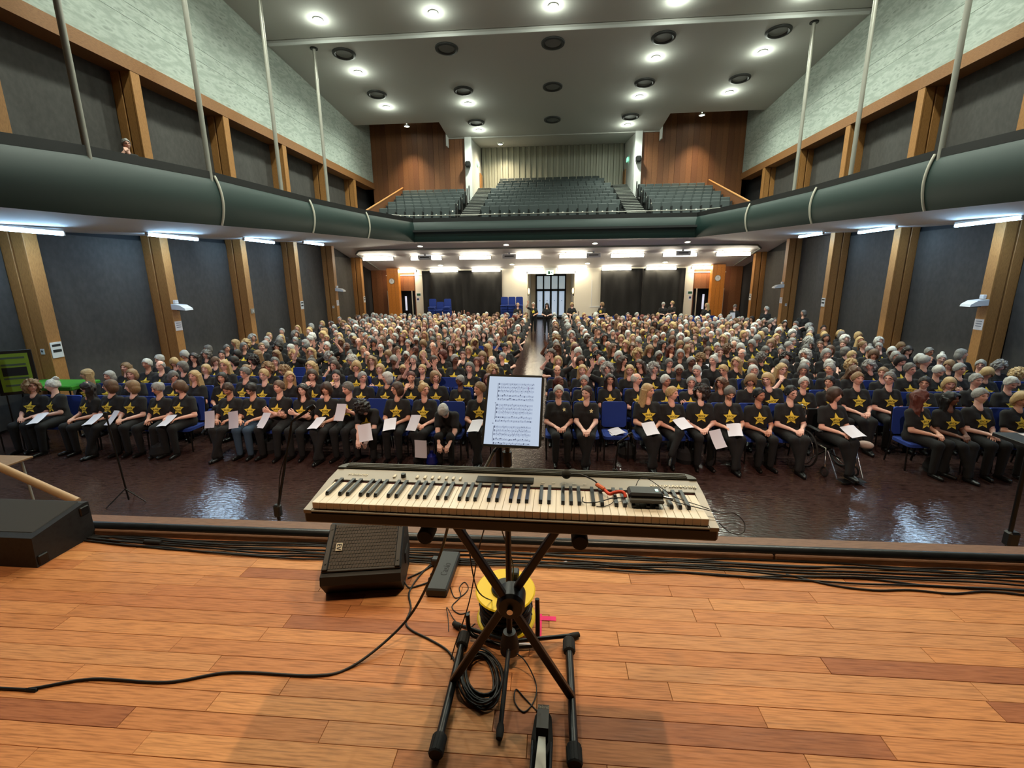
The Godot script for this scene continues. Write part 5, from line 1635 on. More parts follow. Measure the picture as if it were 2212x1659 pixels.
# hand: wrist at the origin, fingers along +y, palm towards +z, thumb on +x
func make_hand(curl: float, spread: float, cell: float) -> MB:
	var B := []
	var xs := [0.030, 0.010, -0.011, -0.030]
	var ln := [0.070, 0.078, 0.072, 0.056]
	B.append(bone(Vector3(0, -0.03, 0), 0.024, Vector3(0, 0.015, 0), 0.020))
	for k in 4:
		var kn := Vector3(xs[k], 0.085 - 0.006 * absf(k - 1.3), 0)
		B.append(bone(Vector3(xs[k] * 0.6, 0.01, 0), 0.016, kn, 0.0125))
		var fan: float = spread * (1.5 - k)
		var d := Vector3(sin(fan), cos(fan) * cos(curl), sin(curl)).normalized()
		var mid: Vector3 = kn + d * ln[k] * 0.55
		var d2 := Vector3(sin(fan), cos(fan) * cos(curl * 2.2), sin(curl * 2.2)).normalized()
		B.append(bone(kn, 0.0095, mid, 0.0088)); B.append(bone(mid, 0.0088, mid + d2 * ln[k] * 0.5, 0.0075))
	B.append(bone(Vector3(0.022, 0.022, 0.004), 0.015, Vector3(0.048 + 0.1 * spread, 0.052, 0.012), 0.0115))
	B.append(bone(Vector3(0.048 + 0.1 * spread, 0.052, 0.012), 0.0115, Vector3(0.056 + 0.16 * spread, 0.088, 0.018 + 0.02 * curl), 0.009))
	return nets(B, cell, 0.006)

const HAIRS := ["short cropped", "chin-length", "long straight", "long wavy", "curly", "tied-back", "fringed bob", "thinning", "short", "pinned-up"]

func make_hair(style: int, cell: float) -> MB:
	var lo := Vector3(-0.19, -0.40, -0.21)
	var hi := Vector3(0.19, 0.19, 0.16)
	if style in [0, 7, 8]:
		lo = Vector3(-0.13, -0.14, -0.16); hi = Vector3(0.13, 0.17, 0.14)
	elif style in [1, 6]:
		lo.y = -0.20
	var nx := int((hi.x - lo.x) / cell) + 2
	var ny := int((hi.y - lo.y) / cell) + 2
	var nz := int((hi.z - lo.z) / cell) + 2
	var g := PackedFloat32Array()
	g.resize(nx * ny * nz)
	var f := FastNoiseLite.new()
	f.seed = 3 + style; f.frequency = [9.0, 7.0, 6.0, 7.0, 16.0, 8.0, 7.0, 12.0, 14.0, 12.0][style]; f.fractal_octaves = 2
	var amp: float = [0.010, 0.008, 0.009, 0.022, 0.030, 0.006, 0.008, 0.004, 0.007, 0.014][style]
	var cap: Vector3 = [Vector3(0.088, 0.117, 0.114), Vector3(0.096, 0.120, 0.117), Vector3(0.093, 0.120, 0.117), Vector3(0.098, 0.124, 0.120), Vector3(0.118, 0.132, 0.130), Vector3(0.086, 0.116, 0.113), Vector3(0.100, 0.124, 0.120), Vector3(0.084, 0.110, 0.108), Vector3(0.086, 0.120, 0.112), Vector3(0.090, 0.118, 0.116)][style]
	var line: float = [0.066, 0.066, 0.074, 0.072, 0.064, 0.078, 0.036, 0.072, 0.074, 0.074][style]
	var wide: float = [0.064, 0.066, 0.076, 0.076, 0.066, 0.076, 0.066, 0.072, 0.072, 0.068][style]
	for iz in nz:
		for iy in ny:
			for ix in nx:
				var p := lo + Vector3(ix, iy, iz) * cell
				var q := p - Vector3(0, 0.012, -0.010)
				var e := q / cap
				var d := (e.length() - 1.0) * 0.095
				var ax := absf(p.x)
				if style in [1, 6]:      # down to the chin, fuller at the sides
					var b := Vector3(q.x / 0.108, (q.y + 0.05) / 0.115, (q.z + 0.012) / 0.105)
					d = minf(d, maxf((b.length() - 1.0) * 0.1, -0.125 - p.y))
				elif style == 2 or style == 3:
					var ln := -0.27 if style == 2 else -0.31
					var w: float = 0.088 + 0.05 * clampf(-p.y / 0.3, 0, 1)
					var back := maxf(maxf(ax - w, absf(p.z + 0.045) - 0.055), maxf(p.y - 0.05, ln - p.y))
					d = minf(d, back)
					var sd := maxf(maxf(absf(ax - 0.082 - 0.02 * clampf(-p.y / 0.3, 0, 1)) - 0.022, absf(p.z + 0.022) - 0.048), maxf(p.y - 0.03, -0.22 - p.y))
					d = minf(d, sd)
				elif style == 4:
					var b := Vector3(q.x / 0.135, (q.y + 0.035) / 0.13, (q.z + 0.01) / 0.125)
					d = minf(d, maxf((b.length() - 1.0) * 0.12, -0.14 - p.y))
				elif style == 5:
					var t := clampf((0.03 - p.y) / 0.22, 0, 1)
					d = minf(d, Vector3(p.x, 0.0 if p.y < 0.03 and p.y > -0.19 else 0.08, p.z + 0.125 + 0.02 * t).length() - 0.034 * (1.0 - 0.5 * t))
				elif style == 9:
					d = minf(d, (p - Vector3(0, 0.115, -0.085)).length() - 0.05)
				d += amp * f.get_noise_3d(p.x, p.y * (0.35 if style in [1, 2, 6] else 0.7), p.z)
				# open the face
				var front := 0.022 if style in [2, 3, 1, 6] else 0.028
				var cut := maxf(maxf(ax - wide - 0.02 * clampf((-p.y) / 0.1, 0, 1), p.y - line + 0.75 * p.x * p.x / 0.07), front - p.z)
				d = maxf(d, -cut)
				if style in [0, 5, 7, 8, 9] and not (style == 5 and p.z < -0.09):
					d = maxf(d, -0.045 - p.y + 0.5 * maxf(0.0, p.z + 0.03))
				if style == 7:
					d = maxf(d, minf(p.y - 0.055, 0.03 - (p - Vector3(0, 0.12, 0.02)).length() + 0.06))
				g[(iz * ny + iy) * nx + ix] = d
	return net_mesh(g, nx, ny, nz, lo, cell)

# ---- poses: everything from the hips up
const POSES := [
	{"A": Vector3(0.09, 0.635, 0.27), "B": Vector3(-0.09, 0.635, 0.27)},                                     # 0 hands on lap
	{"A": Vector3(0.045, 0.635, 0.27), "B": Vector3(-0.045, 0.65, 0.28), "hp": 0.05},                        # 1 hands together
	{"A": Vector3(-0.08, 0.775, 0.20), "B": Vector3(0.08, 0.735, 0.215), "el": 0.6, "pa": 1},                # 2 arms folded
	{"A": Vector3(0.12, 0.66, 0.27), "B": Vector3(-0.12, 0.66, 0.27), "hp": 0.45},                           # 3 reading on lap
	{"A": Vector3(0.09, 0.635, 0.27), "B": Vector3(-0.29, 1.24, 0.12), "wb": 1, "el": 0.5},                  # 4 waving one hand
	{"A": Vector3(0.30, 1.26, 0.10), "B": Vector3(-0.27, 1.22, 0.14), "wa": 1, "wb": 1, "el": 0.5},          # 5 waving both hands
	{"A": Vector3(0.09, 0.635, 0.27), "B": Vector3(-0.06, 0.64, 0.28), "hy": 0.85},                          # 6 looking to the image right
	{"A": Vector3(0.06, 0.64, 0.28), "B": Vector3(-0.09, 0.635, 0.27), "hy": -0.85},                         # 7 looking to the image left
	{"A": Vector3(0.09, 0.635, 0.27), "B": Vector3(-0.07, 1.00, 0.18), "hp": 0.1, "hy": 0.15, "cb": 1},      # 8 hand to the face
	{"A": Vector3(0.10, 0.42, 0.52), "B": Vector3(-0.07, 0.40, 0.54), "lean": 0.75, "hp": 0.55},             # 9 bending forward
	{"A": Vector3(-0.02, 0.66, 0.27), "B": Vector3(-0.17, 0.66, 0.24), "side": 0.22, "hy": -0.6},            # 10 leaning to the image left
	{"A": Vector3(0.15, 0.84, 0.30), "B": Vector3(-0.10, 0.70, 0.28), "hp": 0.2, "hy": -0.5, "pa": 1},       # 11 holding a sheet up
	{"A": Vector3(0.06, 0.63, 0.37), "B": Vector3(-0.06, 0.63, 0.37), "hy": -0.5, "lean": 0.1},              # 12 hands on knees
	{"A": Vector3(0.10, 0.64, 0.26), "B": Vector3(-0.06, 0.64, 0.28), "hy": 0.3, "hr": 0.12, "lean": 0.06},  # 13 tilted head
	{"A": Vector3(0.05, 0.65, 0.27), "B": Vector3(-0.05, 0.64, 0.27), "hy": -0.3, "hr": -0.1, "hp": 0.2},    # 14 looking down a little
]
var bodies := []      # per pose: {body: [mesh per head], shirt, star, letters, badge, head: Transform3D}
var hair_mesh := []
var legs := []
var shoes := []
var glasses: ArrayMesh
var coarse := []
var coarse_hair := []

func arm_ik(s: Vector3, w: Vector3, hint: Vector3, l1: float, l2: float) -> Vector3:
	var d := w - s
	var r := minf(d.length(), (l1 + l2) * 0.995)
	var u := d.normalized()
	var x := (r * r + l1 * l1 - l2 * l2) / (2.0 * r)
	var h := sqrt(maxf(l1 * l1 - x * x, 0.0))
	var n := (hint - u * hint.dot(u)).normalized()
	return s + u * x + n * h

func make_pose(p: Dictionary, cell: float, heads: Array, hands: Array, stout: float, full := true) -> Dictionary:
	var hips := Vector3(0, 0.545, 0)
	var tb := Basis(Vector3.FORWARD, -p.get("side", 0.0)) * Basis(Vector3.RIGHT, p.get("lean", 0.0) - 0.06)
	var T := Transform3D(tb, hips)
	var neck := T * Vector3(0, 0.455, -0.005)
	var head_c := neck + (tb * Basis(Vector3.RIGHT, p.get("hp", 0.0) * 0.5)) * Vector3(0, 0.165, 0.018)
	var hb := tb * Basis(Vector3.UP, p.get("hy", 0.0)) * Basis(Vector3.RIGHT, p.get("hp", 0.0) + 0.05) * Basis(Vector3.BACK, p.get("hr", 0.0))
	var shirt := []
	var skin := []
	var st := stout
	for s in [-1.0, 1.0]:
		shirt.append(bone(T * Vector3(s * 0.072, -0.02, 0.01), 0.118 * st, T * Vector3(s * 0.058, 0.16, 0.012), 0.103 * st))
		shirt.append(bone(T * Vector3(s * 0.058, 0.16, 0.012), 0.103 * st, T * Vector3(s * 0.070, 0.30, -0.005), 0.098))
		shirt.append(bone(T * Vector3(s * 0.072, 0.265, 0.07), 0.066 * st, T * Vector3(s * 0.07, 0.30, 0.05), 0.06))
	shirt.append(bone(T * Vector3(-0.128, 0.372, -0.01), 0.056, T * Vector3(0.128, 0.372, -0.01), 0.056))
	shirt.append(bone(T * Vector3(0, 0.385, -0.012), 0.075, T * Vector3(0, 0.428, -0.012), 0.062))
	if st > 1.05:
		shirt.append(bone(T * Vector3(0, 0.06, 0.06), 0.10 * st, T * Vector3(0, 0.14, 0.06), 0.09 * st))
	skin.append(bone(neck - tb * Vector3(0, 0.08, 0), 0.052, head_c + hb * Vector3(0, -0.06, -0.012), 0.050))
	skin.append(bone(T * Vector3(-0.13, 0.375, -0.01), 0.040, T * Vector3(0.13, 0.375, -0.01), 0.040))
	skin.append(bone(T * Vector3(0, 0.415, 0.025), 0.05, neck - tb * Vector3(0, 0.02, -0.02), 0.05))
	var body := MB.new()
	var ends := []
	for q in 2:
		var s := 1.0 if q == 0 else -1.0
		var sh := T * Vector3(s * 0.158, 0.362, -0.01)
		var w: Vector3 = p.A if q == 0 else p.B
		if p.has("lean") and p.lean < 0.3:
			w += Vector3(0, 0.0, 0.02)
		var hint := Vector3(s * (0.35 + p.get("el", 0.25)), -0.8, -0.35)
		var el := arm_ik(sh, w, hint, 0.275, 0.245)
		w = el + (w - el).normalized() * 0.245
		skin.append(bone(sh, 0.047 * sqrt(st), el, 0.038 * sqrt(st))); skin.append(bone(el, 0.039 * sqrt(st), w, 0.026))
		var se := sh.lerp(el, 0.66)
		shirt.append(bone(sh - Vector3(s * 0.01, 0, 0), 0.062 * sqrt(st), se, 0.059 * sqrt(st)))
		# hand
		var fd := (w - el).normalized()
		var palm := Vector3(0, -1, 0.1)
		var kind := 0
		var wave: bool = p.has("wa") if q == 0 else p.has("wb")
		if wave:
			fd = (Vector3(0.15 * s, 1, 0.05)).normalized(); palm = Vector3(0, 0, 1); kind = 1
		elif q == 1 and p.has("cb"):
			fd = (head_c + hb * Vector3(-0.04, -0.03, 0.09) - w).normalized(); palm = (head_c - w).normalized(); kind = 2
		elif p.has("pa"):
			palm = Vector3(-s * 0.3, 0.0, -1); kind = 2
		else:
			fd = (fd + Vector3(-s * 0.2, -0.15, 0.25)).normalized()
		palm = (palm - fd * palm.dot(fd)).normalized()
		# thumb on the inner/upper side
		var xax := fd.cross(palm).normalized()
		var mirror := 1.0
		if wave:
			mirror = 1.0 if xax.x * s < 0.0 else -1.0
		else:
			mirror = 1.0 if xax.dot(Vector3(-s, 0.6, 0)) > 0.0 else -1.0
		if full:
			body.add(hands[kind], Transform3D(Basis(xax * mirror, fd, palm), w))
		else:
			skin.append(bone(w, 0.026, w + fd * 0.12, 0.03 if wave else 0.024))
	body.add(nets(skin, cell * (0.82 if full else 0.9), 0.02))
	var out := {"shirt_bones": shirt, "T": T, "head": Transform3D(hb, head_c), "body": [], "shirt_mb": nets(shirt, cell, 0.045)}
	for h in heads:
		var b := MB.new()
		b.add(body); b.add(h, Transform3D(hb, head_c))
		out.body.append(b)
	return out

func on_shirt(B: Array, T: Transform3D, x: float, y: float, lift: float) -> Vector3:
	var dir := T.basis.z
	var p := T * Vector3(x, y, 0.36)
	for k in 18:
		var d := field_at(B, p, 0.045)
		p -= dir * maxf(d, 0.0004) * 0.9
		if d < 0.001:
			break
	return p + dir * lift

func star_mb(B: Array, T: Transform3D, cx: float, cy: float, r: float) -> MB:
	var m := MB.new()
	var rows := []
	for a in 5:
		var row := []
		for k in 21:
			var an := TAU * k / 20.0 + PI / 2
			var kk := fposmod(k, 4) / 4.0
			# straight edges between tips and notches
			var tip := Vector2.from_angle(TAU * (k / 4) / 5.0 + PI / 2)
			var notch := Vector2.from_angle(TAU * (k / 4 + 0.5) / 5.0 + PI / 2) * 0.47
			var nxt := Vector2.from_angle(TAU * (k / 4 + 1) / 5.0 + PI / 2)
			var e := tip.lerp(notch, kk * 2.0) if kk <= 0.5 else notch.lerp(nxt, kk * 2.0 - 1.0)
			e *= r * maxf(a / 4.0, 0.02)
			row.append(on_shirt(B, T, cx + e.x, cy + e.y, 0.0035))
		rows.append(row)
	m.sheet(rows, T.basis.z)
	return m

func letter_mb(B: Array, T: Transform3D, s: String, cx: float, cy: float, size: float) -> MB:
	var t := text_mesh(s, size, 0.0, 1)
	t.curve_step = 4.0
	var m := MB.new()
	for q in t.get_surface_count():
		var a := t.surface_get_arrays(q)
		var vs: PackedVector3Array = a[Mesh.ARRAY_VERTEX]
		var ix = a[Mesh.ARRAY_INDEX]
		var k := m.v.size()
		for p in vs:
			m.vert(on_shirt(B, T, cx + p.x, cy + p.y, 0.0065), T.basis.z)
		if ix == null:
			ix = PackedInt32Array(range(vs.size()))
		for j in range(0, ix.size(), 3):
			m.tri(k + ix[j], k + ix[j + 1], k + ix[j + 2], T.basis.z)
	return m

func make_people_parts() -> void:
	var heads := [make_head(40, 52, true, 1.0), make_head(40, 52, false, 1.25)]
	var hands := [make_hand(0.42, 0.06, 0.0052), make_hand(0.06, 0.17, 0.0052), make_hand(0.75, 0.04, 0.0052)]
	for k in POSES.size():
		var stout := 1.0 if k % 3 else 1.10
		var o := make_pose(POSES[k], 0.0125, heads, hands, stout)
		o.meshes = [o.body[0].mesh(), o.body[1].mesh()]
		o.shirt = o.shirt_mb.mesh()
		o.star = star_mb(o.shirt_bones, o.T, 0.0, 0.235, 0.115).mesh()
		o.badge = star_mb(o.shirt_bones, o.T, 0.085, 0.33, 0.035).mesh()
		var l := letter_mb(o.shirt_bones, o.T, "ROCK", 0.0, 0.243, 0.030)
		l.add(letter_mb(o.shirt_bones, o.T, "CHOIR", 0.0, 0.198, 0.026))
		o.letters = l.mesh()
		bodies.append(o)
	for k in HAIRS.size():
		hair_mesh.append(make_hair(k, 0.0075).mesh())
	# legs: flat, crossed at the ankles, one over the other, knees apart, standing
	var L := [[[0.10, 0.43, 0.10, 0.42], [0.10, 0.43, 0.10, 0.42]], [[0.08, 0.45, -0.03, 0.58], [0.08, 0.45, -0.04, 0.54]], [[0.02, 0.46, -0.14, 0.60], [0.06, 0.44, 0.05, 0.40]], [[0.17, 0.42, 0.15, 0.45], [0.17, 0.42, 0.16, 0.40]], [[0.095, 0.0, 0.10, 0.0], [0.095, 0.01, 0.10, 0.04]]]
	for k in 5:
		var B := []
		var S := []
		for q in 2:
			var s := 1.0 if q == 0 else -1.0
			var e: Array = L[k][q]
			var stand := k == 4
			var hip := Vector3(s * 0.088, 0.535 if not stand else 0.93, 0.01)
			var knee := Vector3(s * e[0], 0.515 if not stand else 0.50, e[1])
			var ank := Vector3(s * e[2], 0.085, e[3])
			if k == 2 and q == 0:
				knee.y = 0.62; ank.y = 0.30
			B.append(bone(hip, 0.105, knee, 0.070)); B.append(bone(knee, 0.068, ank, 0.050))
			var fd := (Vector3(s * 0.15, 0, 1)).normalized() if not (k == 2 and q == 0) else Vector3(-0.35, -0.55, 0.8).normalized()
			var sole := ank - Vector3(0, 0.052, 0) if not (k == 2 and q == 0) else ank - Vector3(0.0, 0.04, 0.0)
			S.append(bone(sole - fd * 0.035, 0.033, sole + fd * 0.09, 0.031)); S.append(bone(sole + fd * 0.09, 0.031, sole + fd * 0.165 - Vector3(0, 0.004, 0), 0.027)); S.append(bone(ank, 0.036, sole - fd * 0.02, 0.033))
		var hy := 0.535 if k < 4 else 0.93
		B.append(bone(Vector3(-0.07, hy, -0.01), 0.118, Vector3(0.07, hy, -0.01), 0.118))
		legs.append(nets(B, 0.016, 0.03).mesh())
		shoes.append([nets(S.slice(0, 3), 0.012, 0.014).mesh(), nets(S.slice(3, 6), 0.012, 0.014).mesh()])
	var gm := MB.new()
	for s in [-1.0, 1.0]:
		var ring := []
		for j in 13:
			var a := TAU * j / 12
			ring.append(Vector3(s * 0.033 + cos(a) * 0.025, 0.010 + sin(a) * 0.018, 0.088 - 0.006 * absf(cos(a))))
		gm.tube(ring, 0.0028, 5, false)
		gm.tube([Vector3(s * 0.058, 0.014, 0.084), Vector3(s * 0.078, 0.012, 0.0)], 0.0025, 5)
	gm.tube([Vector3(-0.009, 0.014, 0.090), Vector3(0.009, 0.014, 0.090)], 0.0025, 5)
	glasses = gm.mesh()
	# coarser figures for the far rows
	var ch := make_head(11, 14, false, 1.0)
	for k in ch.c.size():
		ch.c[k] = Color(1, 1, 1)
	for k in [0, 2, 4, 6, 7, 13, 5]:
		var o := make_pose(POSES[k], 0.034, [ch], hands, 1.0, false)
		o.star_mb = star_mb(o.shirt_bones, o.T, 0.0, 0.235, 0.115)
		coarse.append(o)
	for k in [0, 1, 2, 4, 6]:
		coarse_hair.append(make_hair(k, 0.021))

# ---------------------------------------------------------------- crowd
const TONES := ["white", "silver", "grey", "blonde", "dark blonde", "light brown", "brown", "dark brown", "auburn", "black"]
var tone_col := [Color(0.80, 0.79, 0.76), Color(0.62, 0.61, 0.59), Color(0.43, 0.41, 0.39), Color(0.76, 0.63, 0.43), Color(0.58, 0.45, 0.30), Color(0.41, 0.29, 0.19), Color(0.27, 0.18, 0.12), Color(0.14, 0.095, 0.07), Color(0.38, 0.15, 0.09), Color(0.06, 0.055, 0.055)]
var skin_col := [Color(0.89, 0.68, 0.60), Color(0.86, 0.65, 0.55), Color(0.91, 0.73, 0.66), Color(0.75, 0.53, 0.43), Color(0.43, 0.28, 0.21)]
var people := 0
var chair_parts := []
var cam: Camera3D

func crowd_materials() -> void:
	var strands := noise_tex(0.03, [Color(0.45, 0.45, 0.45), Color(1, 1, 1), Color(0.75, 0.75, 0.75), Color(1, 1, 1)], 52, 5, 256)
	for k in tone_col.size():
		var m := mat("hair_%d" % k, tone_col[k], 0.55)
		tri_tex(m, strands, Vector3(8, 1.6, 8), false)
	for k in skin_col.size():
		mat("skin_%d" % k, skin_col[k], 0.55, 0.0, {"vertex_color_use_as_albedo": true})
	var knit := noise_tex(0.04, [Color(0.75, 0.75, 0.75), Color(1, 1, 1)], 44, 3, 256)
	tri_tex(mat("shirt", Color(0.115, 0.11, 0.11), 0.9, 0.0, {"rim_enabled": true, "rim": 0.1}), knit, Vector3(3, 3, 3), false)
	tri_tex(mat("trousers", Color(0.09, 0.09, 0.095), 0.9), knit, Vector3(3, 3, 3), false)
	mat("jeans", Color(0.20, 0.28, 0.36), 0.9)
	mat("shoe", Color(0.06, 0.055, 0.05), 0.35)
	mat("star_yellow", Color(0.94, 0.84, 0.30), 0.7)
	mat("badge_pale", Color(0.85, 0.78, 0.55), 0.6)
	mat("star_ink", Color(0.10, 0.09, 0.07), 0.8)
	mat("spectacle", Color(0.10, 0.07, 0.07), 0.3)

# one person at a floor point; o: legs, star (0 none, 1 star, 2 badge), glasses, face, size, stand, plain
func person(pos: Vector3, turn: float, pose: int, hair: int, tone: int, skin: int, label: String, o := {}, group := "choir members seated in the hall") -> Node3D:
	var p := thing("person", label, "person", pos, turn, group)
	p.scale = Vector3.ONE * o.get("size", 1.0)
	var b: Dictionary = bodies[pose]
	var stand: bool = o.get("stand", false)
	var up := at(Vector3(0, 0.385 if stand else 0.0, 0))
	part(p, "body", b.meshes[o.get("face", 0)], mats["skin_%d" % skin], up)
	part(p, "hair", hair_mesh[hair], mats["hair_%d" % tone], up * (b.head as Transform3D))
	part(p, "t_shirt", b.shirt, mats.shirt, up)
	part(p, "trousers", legs[4 if stand else o.get("legs", 0)], mats[o.get("trousers", "trousers")])
	for q in 2:
		part(p, "shoe", shoes[4 if stand else o.get("legs", 0)][q], mats.shoe)
	var st: int = o.get("star", 1)
	if st == 1:
		var s := part(p, "star_print", b.star, mats.star_yellow, up)
		if o.get("near", false):
			part(s, "star_lettering", b.letters, mats.star_ink)
	elif st == 2:
		part(p, "star_badge", b.badge, mats.badge_pale, up)
	if o.get("glasses", false):
		part(p, "glasses", glasses, mats.spectacle, up * (b.head as Transform3D))
	people += 1
	return p

func make_chair_parts() -> void:
	var seat := MB.new()
	var poly := PackedVector2Array()
	for q in 4:
		for k in 5:
			var a := PI / 2 * (q + k / 4.0)
			poly.append(Vector2([1, -1, -1, 1][q] * 0.15, [1, 1, -1, -1][q] * 0.15) + Vector2(cos(a), sin(a)) * 0.07)
	seat.prism(poly, 0.05, Transform3D(Basis(Vector3(1, 0, 0), Vector3(0, 0, 1), Vector3(0, -1, 0)), Vector3(0, 0.425, 0.02)))
	seat.cbox(Vector3(0, 0.44, 0.02), Vector3(0.40, 0.03, 0.40), 0.014)
	var back := MB.new()
	poly = PackedVector2Array([Vector2(-0.18, 0.0), Vector2(0.18, 0.0), Vector2(0.215, 0.04)])
	for k in 7:
		var a := PI / 2 * k / 6.0
		poly.append(Vector2(0.155 + 0.06 * cos(a), 0.38 + 0.07 * sin(a)))
	for k in 7:
		var a := PI / 2 + PI / 2 * k / 6.0
		poly.append(Vector2(-0.155 + 0.06 * cos(a), 0.38 + 0.07 * sin(a)))
	poly.append(Vector2(-0.215, 0.04))
	back.prism(poly, 0.045, Transform3D(Basis(Vector3.RIGHT, -0.13), Vector3(0, 0.48, -0.215)))
	var fl := MB.new()
	fl.tube([Vector3(0, 0.42, 0.17), Vector3(0, 0.0, 0.20)], 0.0125, 8)
	var rl := MB.new()
	rl.tube(spline([Vector3(0, 0.92, -0.275), Vector3(0, 0.60, -0.235), Vector3(0, 0.40, -0.19), Vector3(0, 0.0, -0.25)], 4), 0.0125, 8)
	var fr := MB.new()
	fr.tube([Vector3(-0.20, 0.395, 0.17), Vector3(0.20, 0.395, 0.17)], 0.011, 8); fr.tube([Vector3(-0.20, 0.395, -0.18), Vector3(0.20, 0.395, -0.18)], 0.011, 8)
	fr.tube([Vector3(-0.20, 0.395, 0.17), Vector3(-0.20, 0.395, -0.18)], 0.011, 8); fr.tube([Vector3(0.20, 0.395, 0.17), Vector3(0.20, 0.395, -0.18)], 0.011, 8)
	chair_parts = [seat.mesh(), back.mesh(), fl.mesh(), rl.mesh(), fr.mesh()]

func chair(pos: Vector3, turn: float, label: String, group: String) -> Node3D:
	var c := thing("chair", label, "chair", pos, turn, group)
	part(c, "seat", chair_parts[0], mats.chair_blue); part(c, "backrest", chair_parts[1], mats.chair_blue)
	part(c, "seat_frame", chair_parts[4], mats.black_metal)
	for s in [-1.0, 1.0]:
		part(c, "front_leg", chair_parts[2], mats.black_metal, at(Vector3(s * 0.20, 0, 0))); part(c, "back_leg", chair_parts[3], mats.black_metal, at(Vector3(s * 0.215, 0, 0)))
	return c

var sheet_mesh: ArrayMesh
func song_sheet(xf: Transform3D, label: String) -> void:
	if sheet_mesh == null:
		var m := MB.new()
		var rows := []
		for a in 7:
			var row := []
			for b in 7:
				var x := (b / 6.0 - 0.5) * 0.21
				var y := (a / 6.0 - 0.5) * 0.297
				row.append(Vector3(x, y, 0.018 * sin(x * 14.0 + 0.6) + 0.014 * y * y * 30.0))
			rows.append(row)
		m.sheet(rows, Vector3.BACK)
		sheet_mesh = m.mesh()
	solo("song_sheet", sheet_mesh, mats.paper, label, "paper", "song sheets held in the hall", xf)

func in_view(p: Vector3) -> bool:
	var v := cam.global_transform.affine_inverse() * p if cam.is_inside_tree() else cam.transform.affine_inverse() * p
	return v.z < -0.5 and absf(v.x / -v.z) < 1.17

const POSE_WORDS := ["hands on lap", "hands together", "arms folded", "reading on lap", "waving", "waving both hands", "looking right", "looking left", "hand to face", "bending forward", "leaning left", "holding paper up", "hands on knees", "head tilted", "looking down"]

